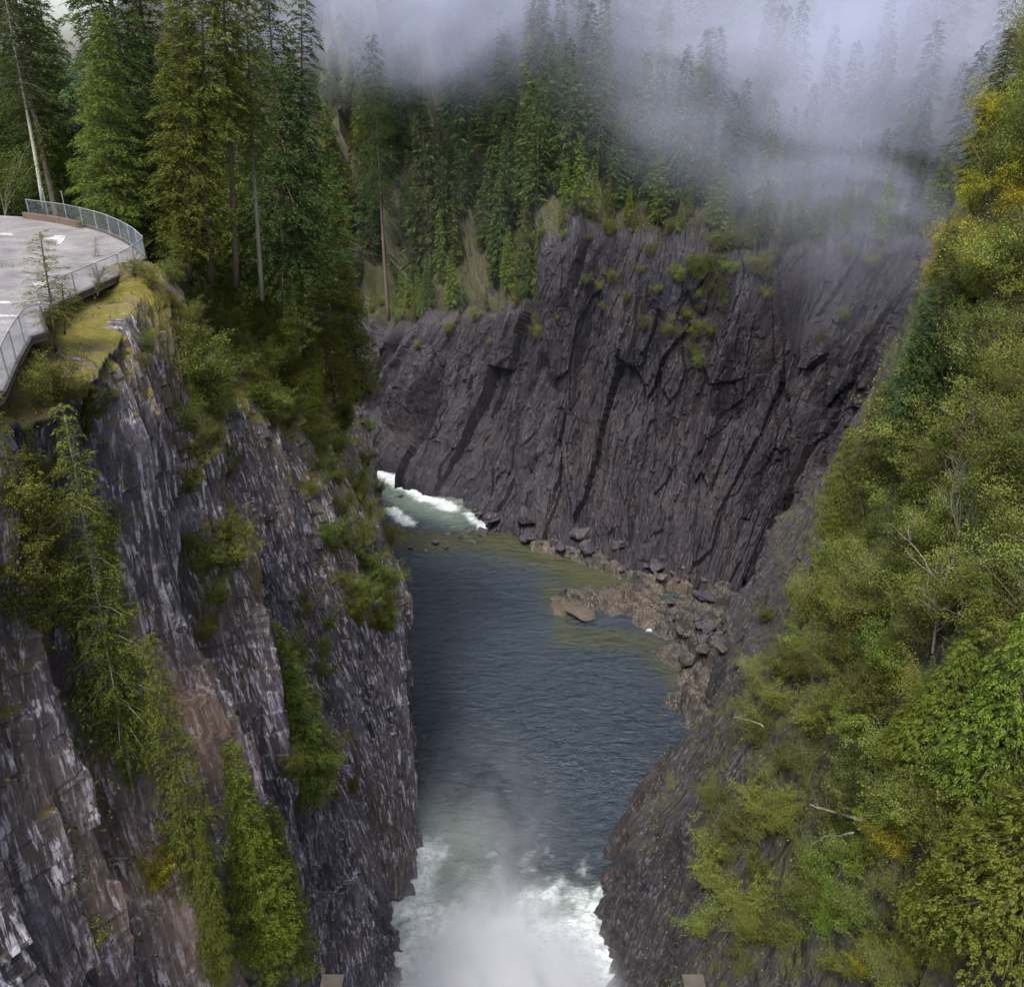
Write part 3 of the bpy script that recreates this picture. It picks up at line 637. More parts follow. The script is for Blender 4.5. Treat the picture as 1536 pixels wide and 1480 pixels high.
def plant(kind, name, p, h, mat, label, cat, group=None, lean=(0, 0), wide=1.0, bark=None, var=None):
    pr = random.choice(PROTO[kind]) if var is None else PROTO[kind][var]
    k = h / pr['H']; root = empty(name, (p[0], p[1], p[2] - .1), label, cat, group)
    root.rotation_euler = (lean[0], lean[1], random.uniform(0, 6.28)); root.scale = (k * wide, k * wide, k)
    if lean != (0, 0): root.rotation_mode = 'ZYX'; root.rotation_euler = (lean[0], lean[1], random.uniform(0, 6.28))
    c = obj('crown', pr['crown'], root); c.material_slots[0].link = 'OBJECT'; c.material_slots[0].material = M[mat]
    t = obj('stems' if kind in ('shrub', 'alder', 'twiggy') else 'trunk', pr['trunk'], root)
    META[root.name] = (mat, h)
    if kind in ('twiggy', 'alder'): bark = 'bark_twig'
    if bark: t.material_slots[0].link = 'OBJECT'; t.material_slots[0].material = M[bark]
    return root
def htop(p, u, v): return max(1.0, Py(u, v, p[1])[2] - p[2])

# ------------------------------------------------------------------ left bank: forest round the terrace
def left_tree(kind, u, v, utop, vtop, mat, label, z=80.0, wide=1.0, group=None, surf=None, bark=None, name='conifer_tree', var=None):
    p = on(u, v, (surf,)) if surf else Pz(u, v, z)
    h = htop(p, utop, vtop); top = Py(utop, vtop, p[1]); lean = math.atan2(top[0] - p[0], h)
    return plant(kind, name, p, h, mat, label, 'tree', group, (0, lean) if abs(lean) > .03 else (0, 0), wide, bark, var)
left_tree('fir', 176, 366, 146, 12, 'fir', 'broad pale green fir standing just behind the curved fence', 78.5, 1.15, var=0)
left_tree('tall', 62, 300, 0, -60, 'hemlock', 'tall conifer with a leaning bare grey trunk behind the terrace corner', 80, 1.0, bark='bark_pale', var=1)
left_tree('tall', 392, 432, 360, -130, 'fir', 'slender conifer with a thin pale trunk bare down to the cliff edge', 73, .7, bark='bark_log', var=0)
left_tree('tall', 352, 412, 330, -170, 'fir', 'tall fir with brown trunk, middle of three trunks above the gully', 75, 1.0, var=1)
left_tree('tall', 316, 404, 296, -150, 'fir', 'tall fir with brown trunk beside the mossy bank end of the fence', 76, 1.05, var=0)
left_tree('fir', 284, 398, 268, -60, 'fir', 'dense green fir crowding the brown trunks beside the fence end', 76.5, 1.1, var=1)
left_tree('hemlock', 452, 470, 450, -12, 'hemlock', 'dark spired hemlock with layered branches at the edge of the pale mist', 66, 1.25, var=1)
left_tree('hemlock', 420, 455, 408, -90, 'hemlock', 'tall dark hemlock between the pale trunk and the spired hemlock', 68, 1.0, var=0)
left_tree('fir', 505, 520, 492, 250, 'fir', 'mid green fir below the spired hemlock on the descending ridge', 58, 1.2)
left_tree('cedar', 535, 585, 520, 380, 'cedar', 'bright green drooping cedar at the tip of the wooded ridge', 50, 1.1)
left_tree('cedar', 500, 590, 470, 420, 'fir', 'rounded dark green cedar on the ridge above the dark gully', 54, 1.2)
left_tree('fir', 455, 520, 440, 380, 'fir', 'short fir under the spired hemlock, above the mossy bank', 63, 1.3)
left_tree('scraggly', 268, 425, 262, 330, 'fir_yellow', 'small yellowish fir on the bank just outside the fence end', 76, 1.2)
left_tree('alder', 8, 322, 4, 205, 'scrub', 'bushy olive green broadleaf tree beside the terrace hedge', 80, 1.0, name='broadleaf_tree')
for i in range(46):
    x = random.uniform(-104, -30); y = random.uniform(72, 138) if x > -36 else random.uniform(93, 140)
    z = ground(x, y, 'left_cliff')
    plant(random.choice(('hemlock', 'hemlock', 'fir', 'tall')), 'conifer_tree', (x, y, z), random.uniform(26, 44), random.choice(('hemlock', 'hemlock', 'fir')), 'tall dark conifer in the dense wood behind the asphalt terrace', 'tree', 'dark conifers in the wood behind the terrace')
for i in range(22):
    y = random.uniform(95, 180); x = np.interp(y, [95, 121, 150, 185], [-31, -33, -39, -52]) - random.uniform(0, 22); z = ground(x, y, 'left_cliff')
    plant(random.choice(('hemlock', 'fir', 'fir')), 'conifer_tree', (x, y, z), random.uniform(12, 26), random.choice(('hemlock', 'fir', 'cedar')), 'conifer on the wooded ridge running down from the terrace to the river bend', 'tree', 'conifers on the descending ridge')
for i in range(14):
    u = random.uniform(455, 560); v = random.uniform(470, 640); p = on(u, v, ('left_cliff',))
    plant('cedar', 'conifer_tree', p, random.uniform(5, 10), random.choice(('cedar', 'fir')), 'small green cedar hanging on the steep nose of the wooded ridge', 'tree', 'cedars on the nose of the ridge', (0, random.uniform(0, .25)))

for i in range(22):
    u = random.uniform(300, 550); v = random.uniform(420, 640); p = on(u, v, ('left_cliff',))
    plant(random.choice(('fir', 'cedar', 'scraggly')), 'conifer_tree', p, random.uniform(3.5, 8), random.choice(('fir', 'cedar', 'fir_yellow')), 'small fir stepping down the bank below the terrace trees', 'tree', 'small firs stepping down the bank', (0, random.uniform(0, .15)))
# trees and bushes growing on the near cliff
CL = ('left_cliff',)
left_tree('scraggly', 206, 1185, 92, 610, 'fir_yellow', 'leaning yellow green fir with a long bare trunk on the near cliff', surf='left_cliff', wide=.62, bark='bark_log', var=0)
left_tree('scraggly', 222, 1190, 150, 760, 'fir_yellow', 'thin yellow green fir close beside the leaning bare trunk', surf='left_cliff', wide=.55, var=1)
left_tree('scraggly', 40, 1010, -10, 575, 'fir_yellow', 'bushy yellow green fir on the cliff under the kerb end', surf='left_cliff', wide=.62, var=1)
left_tree('scraggly', 120, 960, 40, 640, 'fir_yellow', 'ragged olive fir hanging on the cliff under the pale fence', surf='left_cliff', wide=.6, var=0)
left_tree('scraggly', 300, 1360, 226, 950, 'fir_yellow', 'narrow yellow green fir rising beside the orange stained slab', surf='left_cliff', wide=.62, var=1)
left_tree('fir', 470, 1195, 400, 930, 'fir', 'dark green fir standing alone above the brown overhang', surf='left_cliff', wide=1.15, var=0)
left_tree('fir', 400, 1450, 330, 1110, 'cedar', 'green fir deep in the gully beside the orange stained slab', surf='left_cliff', wide=.85, var=1)
left_tree('fir', 425, 1500, 400, 1210, 'fir', 'fuller green fir low in the gully next to the dark wet wall', surf='left_cliff', wide=.95, var=0)
left_tree('fir', 330, 1480, 296, 1230, 'fir_yellow', 'yellow tinged fir at the bottom of the gully under the slab', surf='left_cliff', wide=.55, var=0)
left_tree('sapling', 80, 492, 60, 345, 'fir_yellow', 'thin ragged sapling on the mossy outcrop in front of the asphalt', z=80.2, wide=1.5)
left_tree('sapling', 96, 484, 92, 420, 'fir_yellow', 'small bushy fir on the mossy outcrop beside the ragged sapling', z=80.2, wide=2.6)
left_tree('sapling', 143, 386, 143, 352, 'fir_yellow', 'tiny lone sapling growing through the open asphalt', z=80.3, wide=.9)
left_tree('shrub', 146, 442, 146, 400, 'scrub', 'thin twiggy shrub against the low fence above the moss', z=80.2, wide=.6, name='shrub', var=2)
for (u, v, h, m, lab) in ((365, 850, 3.2, 'spring', 'light green bush jutting from the buttress edge beside the dark gully'), (100, 1455, 2.2, 'gold', 'small golden bush alone on the pale foot of the near cliff'), (250, 1330, 2.4, 'gold', 'yellow bush at the lower end of the orange stained slab'),
                          (335, 905, 2.6, 'scrub', 'olive bush in the mossy groove of the streaked face'), (150, 1075, 2.0, 'fir_yellow', 'small yellow green bush on the face beside the leaning bare trunk'), (60, 880, 2.4, 'fir_yellow', 'olive bush on the brown ledge at the cliff under the kerb')):
    plant('shrub', 'shrub', on(u, v, CL), h, m, lab, 'shrub')
def bushes(n, box, surf, hr, mats, label, group, kinds=('shrub',), name='bush', cat='bush', ok=None, lean=0):
    k = 0; t = 0
    while k < n and t < n * 12:
        t += 1; u, v = random.uniform(*box[:2]), random.uniform(*box[2:])
        if ok and not ok(u, v): continue
        p = on(u, v, surf, 9, True)
        if p is None: continue
        plant(random.choice(kinds), name, p, random.uniform(*hr), random.choice(mats), label, cat, group, (0, random.uniform(min(lean, 0), max(lean, 0))) if lean else (0, 0)); k += 1
bushes(40, (310, 530, 430, 660), CL, (2.0, 4.2), ('scrub', 'fir_yellow', 'cedar', 'spring'), 'olive green bush on the steep bank between the terrace trees and the gully', 'bushes on the bank above the gully', lean=.3)
bushes(46, (470, 600, 630, 960), CL, (1.8, 3.8), ('scrub', 'spring', 'cedar'), 'green bush on the mossy shoulder of the second buttress', 'bushes on the second buttress', ok=lambda u, v: v < 660 + (u - 420) * 1.9 + 90, lean=.3)
bushes(24, (285, 360, 480, 1000), CL, (1.2, 2.6), ('scrub', 'fir_yellow'), 'small olive bush in the mossy groove along the buttress edge', 'bushes along the mossy groove')
bushes(14, (180, 330, 400, 560), CL, (.8, 1.8), ('scrub', 'fir_yellow'), 'low brown green bush on the rock lip below the mossy outcrop', 'low bushes on the rock lip')
bushes(16, (420, 540, 900, 1200), CL, (1.5, 3.0), ('scrub', 'fir', 'spring'), 'bush clinging to the shaded wall behind the lone fir', 'bushes on the shaded wall')
bushes(16, (0, 170, 600, 960), CL, (1.4, 2.8), ('fir_yellow', 'scrub'), 'yellow green bush among the firs on the cliff under the kerb', 'bushes on the cliff under the kerb')

# ------------------------------------------------------------------ far bank forest
FC = ('far_cliff',)
def far_tree(kind, u, v, vtop, y, mat, label, wide=1.0, var=None):
    p = Py(u, v, y); p[2] = min(p[2], ground(p[0], p[1], 'far_cliff') + 1) if ground(p[0], p[1], 'far_cliff') > p[2] - 12 else p[2]
    return plant(kind, 'conifer_tree', p, htop(p, u, vtop), mat, label, 'tree', None, (0, 0), wide, None, var)
far_tree('tall', 583, 475, 52, 246, 'hemlock', 'very tall narrow fir standing at the river bend, top fading into mist', .8, 1)
far_tree('pine', 736, 335, 140, 246, 'scrub', 'tufted conifer with a bare dark trunk above the far cliff', 1.2)
far_tree('distant', 645, 420, 150, 240, 'hemlock', 'dark pointed conifer beside the tufted one above the far cliff')
far_tree('distant', 985, 352, 240, 192, 'fir', 'bright green conifer on the cliff lip right of the rock fall', 1.1)
far_tree('distant', 1072, 440, 270, 178, 'cedar', 'narrow yellow green conifer growing down the cleft of the far cliff', .9)
for i in range(18):
    p = on(random.uniform(478, 570), random.uniform(150, 430), FC)
    plant('distant', 'conifer_tree', p, random.uniform(16, 30), random.choice(('hemlock', 'fir')), 'dark conifer standing in mist on the hillside above the far cliff', 'tree', 'conifers on the misty hillside', (0, 0), 1.15)
V = SURF['far_cliff']['V']; kk = SURF['far_cliff']['kk']; cnt = 0
far_places = []
while cnt < 217:
    i = random.randrange(V.shape[0]); j = random.randrange(V.shape[1])
    if not 5.05 < kk[j] < 7.35: continue
    p = V[i, j]; u, v, d = proj(p)
    if not (420 < u < 1480 and d > 0): continue
    if any((p[0] - q[0]) ** 2 + (p[1] - q[1]) ** 2 < 5.5 for q in far_places): continue
    far_places.append(p); near = kk[j] < 5.9
    h = random.uniform(6, 15) if near else random.uniform(13, 30)
    plant('distant', 'conifer_tree', p, h, random.choice(('fir', 'cedar', 'cedar', 'hemlock')) if near else random.choice(('hemlock', 'hemlock', 'fir')),
          'green conifer of the fringe along the top of the far cliff' if near else 'dark conifer standing in mist on the hillside above the far cliff', 'tree',
          'conifers along the far cliff top' if near else 'conifers on the misty hillside', (0, 0), random.uniform(.85, 1.2)); cnt += 1
bushes(60, (560, 1330, 340, 520), FC, (1.6, 4.0), ('scrub', 'cedar', 'spring', 'fir'), 'small green bush on the lip and ledges of the far cliff', 'bushes on the far cliff lip')
bushes(26, (1010, 1110, 300, 560), FC, (2, 4.5), ('cedar', 'scrub'), 'yellow green bush in the mossy cleft of the far cliff', 'bushes in the far cliff cleft', ok=lambda u, v: abs(u - (1100 - (v - 300) * .28)) < 26)

# ------------------------------------------------------------------ right bank
RS = ('right_slope',)
def right_tree(kind, u, v, utop, vtop, mat, label, wide=1.0, var=None):
    p = on(u, v, RS); h = htop(p, utop, vtop)
    return plant(kind, 'conifer_tree', p, h, mat, label, 'tree', None, (0, -.06), wide, None, var)
right_tree('hemlock', 1385, 620, 1372, 335, 'hemlock', 'dark hemlock leaning out over the gorge under the golden trees', 1.3, 0)
right_tree('hemlock', 1348, 690, 1325, 440, 'hemlock', 'drooping green hemlock at the outer edge of the right bank', 1.4, 1)
right_tree('cedar', 1302, 750, 1280, 570, 'fir', 'broad dark cedar beside the brown rock scar', 1.3, 0)
right_tree('cedar', 1252, 790, 1238, 640, 'cedar', 'light green cedar overhanging the brown rock scar', 1.1, 1)
right_tree('cedar', 1410, 1160, 1395, 960, 'cedar', 'green cedar with fanned branches above the fallen grey logs', 1.4, 0)
right_tree('cedar', 1500, 1180, 1490, 900, 'cedar', 'large full cedar high on the right bank among alders', 1.4, 1)
right_tree('cedar', 1520, 1420, 1500, 1150, 'fir_yellow', 'yellow green cedar with heavy drooping boughs at the bank foot', 1.7, 0)
right_tree('cedar', 1400, 1400, 1395, 1220, 'cedar', 'dark green cedar between the golden bush and the yellow cedar', 1.3, 1)
right_tree('cedar', 1350, 1150, 1340, 1020, 'cedar', 'small cedar tucked in the pale shrubs of the right bank', 1.3, 1)
right_tree('fir', 1480, 300, 1470, 40, 'scrub', 'olive tree top fading into mist above the golden trees', 1.3, 1)
for u, v, h, lab in ((1395, 985, 15, 'bare pale grey tree with forked branches on the right bank'), (1440, 760, 9, 'leafless whitish tree amid the high shrubs of the right bank')):
    p = on(u, v, RS); root = empty('bare_tree', p, lab, 'tree'); wd = bare_tree(77 + u, h)
    root.rotation_euler = (0, -.05, 0); obj('trunk', wd.mesh('trunk', M['bark_log']), root)
for i in range(22):
    u = random.uniform(1190, 1540); v = random.uniform(560, 1420)
    if u < 1400 - (v - 430) * .40: continue
    plant(random.choice(('cedar', 'fir', 'scraggly')), 'conifer_tree', on(u, v, RS), random.uniform(4, 9), random.choice(('hemlock', 'fir', 'cedar')), 'small conifer among the shrubs of the right bank', 'tree', 'small conifers on the right bank', (0, -.08))
GL = lambda u, v: u > 1470 - (v - 180) * .35
bushes(30, (1380, 1560, 170, 450), RS, (2.8, 5.0), ('gold',), 'golden leaved tree of the bright yellow clump under the mist', 'golden trees high on the right bank', ('alder', 'shrub'), 'broadleaf_tree', 'tree', GL, -.35)
bushes(34, (1360, 1600, -80, 300), RS, (4, 8), ('scrub', 'spring'), 'olive broadleaf tree on the misty upper right bank', 'broadleaf trees on the upper right bank', ('alder',), 'broadleaf_tree', 'tree', None, -.2)
bushes(105, (1180, 1560, 400, 960), RS, (3.2, 6.0), ('spring', 'spring', 'scrub'), 'pale green spring alder on the high part of the right bank', 'pale alders on the high right bank', ('alder', 'shrub', 'twiggy'), 'broadleaf_tree', 'tree', lambda u, v: u > (1445 if v < 780 else 1390) - (v - 430) * .42, -.3)
bushes(130, (1040, 1560, 880, 1480), RS, (2.2, 4.6), ('spring', 'spring', 'scrub', 'cedar'), 'pale green leafy shrub on the lower slope of the right bank', 'leafy shrubs on the lower right bank', ('shrub', 'shrub', 'alder', 'twiggy'), 'shrub', 'shrub', ok=lambda u, v: u > 1140 - (v - 880) * .22 and not (1180 < u < 1300 and v > 1380), lean=-.25)
bushes(34, (1050, 1290, 1180, 1480), RS, (1.8, 3.4), ('spring', 'scrub', 'cedar'), 'pale green leafy shrub on the lower slope of the right bank', 'leafy shrubs on the lower right bank', ('shrub', 'twiggy'), 'shrub', 'shrub', lean=-.25)
bushes(34, (1125, 1270, 730, 1020), RS, (1.3, 3.0), ('scrub', 'spring', 'cedar', 'fir'), 'bush on the rock scar above the rock shelf', 'bushes on the rock scar', ok=lambda u, v: u > 1265 - (v - 700) * .42, lean=-.2)
bushes(7, (1300, 1370, 1180, 1330), RS, (1.8, 3.2), ('gold',), 'golden brown bush beside the fallen grey logs', 'golden bushes beside the fallen logs')
bushes(5, (1290, 1360, 1400, 1470), RS, (1.6, 2.6), ('gold', 'spring'), 'yellow flecked bush next to the small grey cascade', 'yellow bushes beside the cascade')
def log_(pts, r, lab):
    P = [on(u, v, RS) + np.array([-1.6, -.6, 1.4]) for u, v in pts]; b = MB(); n = 9
    P = np.array(P); t = np.linspace(0, len(P) - 1, n); Q = np.stack([np.interp(t, range(len(P)), P[:, k]) for k in range(3)], -1)
    Q += np.cumsum(np.random.normal(size=Q.shape) * .06, 0); b.tube(Q, np.linspace(r, r * .4, n), 6)
    for k in range(3): q = Q[2 + 2 * k]; b.tube([q, q + np.array([random.uniform(-.6, .6), -.3, random.uniform(.4, 1)])], [r * .4, .02], 4)
    tag(obj('fallen_log', b.mesh('fallen_log', M['bark_log'], True)), lab, 'log')
log_([(1305, 1240), (1255, 1222), (1225, 1215)], .12, 'thick pale fallen log in the shrubs beside the golden bush')
log_([(1300, 1256), (1262, 1268), (1232, 1282)], .07, 'thin pale fallen log slanting down below the thick one')
log_([(1160, 1095), (1135, 1088), (1115, 1084)], .08, 'short pale log jutting out at the rocky edge of the pool')

# ------------------------------------------------------------------ ground cover nobody could count
def cover(name, surf, n, mask, size, mat, label, cat, seed, lift=.5, tuft=1):
    rng = np.random.RandomState(seed); S = SURF[surf]; V, N = S['V'], S['N']
    a = np.linalg.norm(np.cross(np.gradient(V, axis=0), np.gradient(V, axis=1)), axis=-1)
    u, v, d = proj(V); vis = (u > -80) & (u < 1620) & (v > -80) & (v < 1560) & (d > 5)
    w_ = (a / np.maximum(d, 20) ** 1.6 * vis * mask(V, N, u, v, S)).ravel(); w_ = np.maximum(w_, 0); w_ /= w_.sum()
    m = n // tuft; idx = np.repeat(rng.choice(len(w_), m, p=w_), tuft); n = len(idx)
    P = V.reshape(-1, 3)[idx]; Nn = N.reshape(-1, 3)[idx]; sc = size * rng.uniform(.6, 1.4, n)
    P = P + rng.normal(size=(n, 3)) * size * 1.6 + Nn * (rng.uniform(0, lift, n))[:, None]
    D = rng.normal(size=(n, 3)) + Nn * .6 + np.array([0, 0, .25])
    Vv, Fc = diamonds(P, D, sc, sc * .6, rng, .08)
    o = obj(name, mesh_arrays(name, Vv, Fc, M[mat])); tag(o, label, cat, None, 'stuff'); return o
def gauss(u, v, cu, cv, ru, rv): return np.exp(-((u - cu) / ru) ** 2 - ((v - cv) / rv) ** 2)
clump = lambda V, s, sc: sstep(-.05, .35, fbm(V / sc, 4, s))
cover('undergrowth', 'right_slope', 130000, lambda V, N, u, v, S: sstep(8, 14, V[..., 2] - 4 * fbm(V / 6, 3, 71)) * (.3 + .7 * clump(V, 72, 5.)), .19, 'spring', 'low leafy undergrowth covering the right bank', 'undergrowth', 501, 1.7)
cover('undergrowth', 'right_slope', 60000, lambda V, N, u, v, S: sstep(7, 14, V[..., 2] - 5 * fbm(V / 6, 3, 71)) * (.25 + clump(V, 75, 4.)), .19, 'scrub', 'olive brown undergrowth between the shrubs of the right bank', 'undergrowth', 502, .8)
def lm(V, N, u, v, S):
    k = S['kk'][None, :] * np.ones(V.shape[:2])
    m = sstep(4.9, 5.3, k) * .9 * (V[..., 1] > 57)
    m += gauss(u, v, 430, 560, 110, 110) + .8 * gauss(u, v, 540, 780, 50, 120) + .7 * gauss(u, v, 318, 760, 26, 220) * clump(V, 81, 2.) + .6 * gauss(u, v, 480, 950, 50, 90) * clump(V, 82, 2.)
    m += .7 * gauss(u, v, 60, 800, 90, 150) * clump(V, 84, 2.) + .5 * gauss(u, v, 150, 1250, 60, 200) * clump(V, 85, 1.6) + .5 * gauss(u, v, 360, 1300, 60, 200) * clump(V, 86, 2.)
    return m + .06 * clump(V, 83, 2.) * (N[..., 2] > .25)
cover('undergrowth', 'left_cliff', 90000, lm, .17, 'scrub', 'olive undergrowth on the ledges and bank of the near cliff', 'undergrowth', 503, .5)
cover('moss', 'left_cliff', 30000, lambda V, N, u, v, S: (gauss(u, v, 150, 460, 55, 30) + gauss(u, v, 195, 425, 40, 25) + .8 * gauss(u, v, 75, 520, 45, 25)) * sstep(-.1, .35, N[..., 2]) * (.1 + clump(V, 91, 1.2)), .065, 'gold', 'bright yellow moss and dry grass on the outcrop below the fence', 'moss', 504, .05)
cover('undergrowth', 'far_cliff', 70000, lambda V, N, u, v, S: sstep(4.9, 5.4, S['kk'][None, :] * np.ones(V.shape[:2])) * (S['kk'][None, :] < 7.3) + .35 * gauss(u, v, 1075, 420, 30, 110) + .25 * gauss(u, v, 700, 490, 90, 22) + .03 * clump(V, 92, 4.) * (N[..., 2] > .5), .34, 'fir', 'low green growth on the floor of the far bank forest', 'undergrowth', 505, .8)
# the wood that fades into the mist, too far off to count
def far_wood(n, seed):
    rng = np.random.RandomState(seed); S = SURF['far_cliff']; V = S['V']; kk = S['kk']; js = np.where((kk > 6.9) & (kk < 8.7))[0]
    Vs, Fs, t = [], [], 0
    for q in range(n):
        i = rng.randint(0, V.shape[0] - 1); j = js[rng.randint(len(js) - 1)]; a = rng.rand(2); p = V[i, j] * (1 - a[0]) * (1 - a[1]) + V[i + 1, j] * a[0] * (1 - a[1]) + V[i, j + 1] * (1 - a[0]) * a[1] + V[i + 1, j + 1] * a[0] * a[1]
        h = rng.uniform(14, 34); m = 120; f = rng.rand(m) ** .8; az = rng.rand(m) * 6.28; L = (.2 + .8 * (1 - f)) * h * .16 * rng.uniform(.6, 1.1, m)
        P = np.stack([np.zeros(m), np.zeros(m), h * (.08 + .9 * f)], -1) + p; D = np.stack([np.cos(az), np.sin(az), np.full(m, -.35)], -1)
        v_, f_ = diamonds(P, D, L, L * .32, rng); Vs.append(v_); Fs.append(f_ + t); t += len(v_)
    o = obj('distant_wood', mesh_arrays('distant_wood', np.concatenate(Vs), np.concatenate(Fs), M['hemlock'])); tag(o, 'distant conifer wood on the mountainside behind the mist', 'wood', None, 'stuff')
far_wood(900, 601)

# ------------------------------------------------------------------ air: even haze, fog bank, spray
def box_obj(name, lo, hi, mat, label, cat):
    b = MB(); lo, hi = np.array(lo, float), np.array(hi, float); b.box((lo + hi) / 2, hi - lo)
    return tag(obj(name, b.mesh(name, mat)), label, cat, None, 'stuff')
def vol_mat(name, color, aniso=0.0):
    s = NT(name); v = s.n('VolumePrincipled'); v.inputs['Color'].default_value = (*color, 1); v.inputs['Anisotropy'].default_value = aniso; v.inputs['Density'].default_value = 0
    s.l(v.outputs[0], s.out.inputs['Volume']); return s, v
def sph(s, pos, c, r):                               # 1 in the middle of an ellipsoid, 0 at its rim
    q = s.mapping(pos, tuple(1 / k for k in r), (0, 0, 0), tuple(-a / k for a, k in zip(c, r)))
    l = s.n('VectorMath', operation='LENGTH'); s.l(q, l.inputs[0]); return s.ramp(l.outputs['Value'], [(0, 1.0), (1, 0.0)], 'EASE')
if True:                                             # fog bank
    s, v = vol_mat('fog', (.63, .66, .82)); pos = s.n('NewGeometry').outputs['Position']
    n = s.noise(s.mapping(pos, (1, 1, 1.5)), .03, 4, .6, 1.2)
    n = s.ramp(n, [(.34, 0.02), (.6, 1)])
    e = s.math('ADD', s.math('ADD', sph(s, pos, (5, 252, 121), (120, 62, 46)), s.math('MULTIPLY', sph(s, pos, (80, 184, 95), (82, 58, 42)), 1.0)), s.math('ADD', s.math('MULTIPLY', sph(s, pos, (50, 280, 175), (200, 70, 60)), .35), s.math('ADD', s.math('MULTIPLY', sph(s, pos, (25, 195, 48), (95, 60, 60)), .012), s.math('MULTIPLY', sph(s, pos, (72, 160, 68), (42, 30, 30)), .3))))
    d = s.math('MULTIPLY', s.math('MULTIPLY', n, e), .056)
    s.l(d, v.inputs['Density'])
    box_obj('fog_bank', (-120, 122, 2), (170, 340, 235), s.m, 'pale drifting fog bank over the far forest', 'fog')
if True:                                             # spillway spray
    s, v = vol_mat('spray', (.86, .87, .92)); pos = s.n('NewGeometry').outputs['Position']
    n = s.ramp(s.noise(s.mapping(pos, (1, 1, .8)), .16, 3, .6, 1.0), [(.36, 0), (.6, 1)])
    e = s.math('ADD', sph(s, pos, (-1, 53, 3), (15, 21, 17)), s.math('MULTIPLY', sph(s, pos, (-4, 75, 2), (16, 30, 14)), .045))
    s.l(s.math('MULTIPLY', s.math('MULTIPLY', n, e), .8), v.inputs['Density'])
    box_obj('spray_mist', (-22, 30, .8), (18, 108, 24), s.m, 'white spray rising from the foot of the spillway', 'spray')

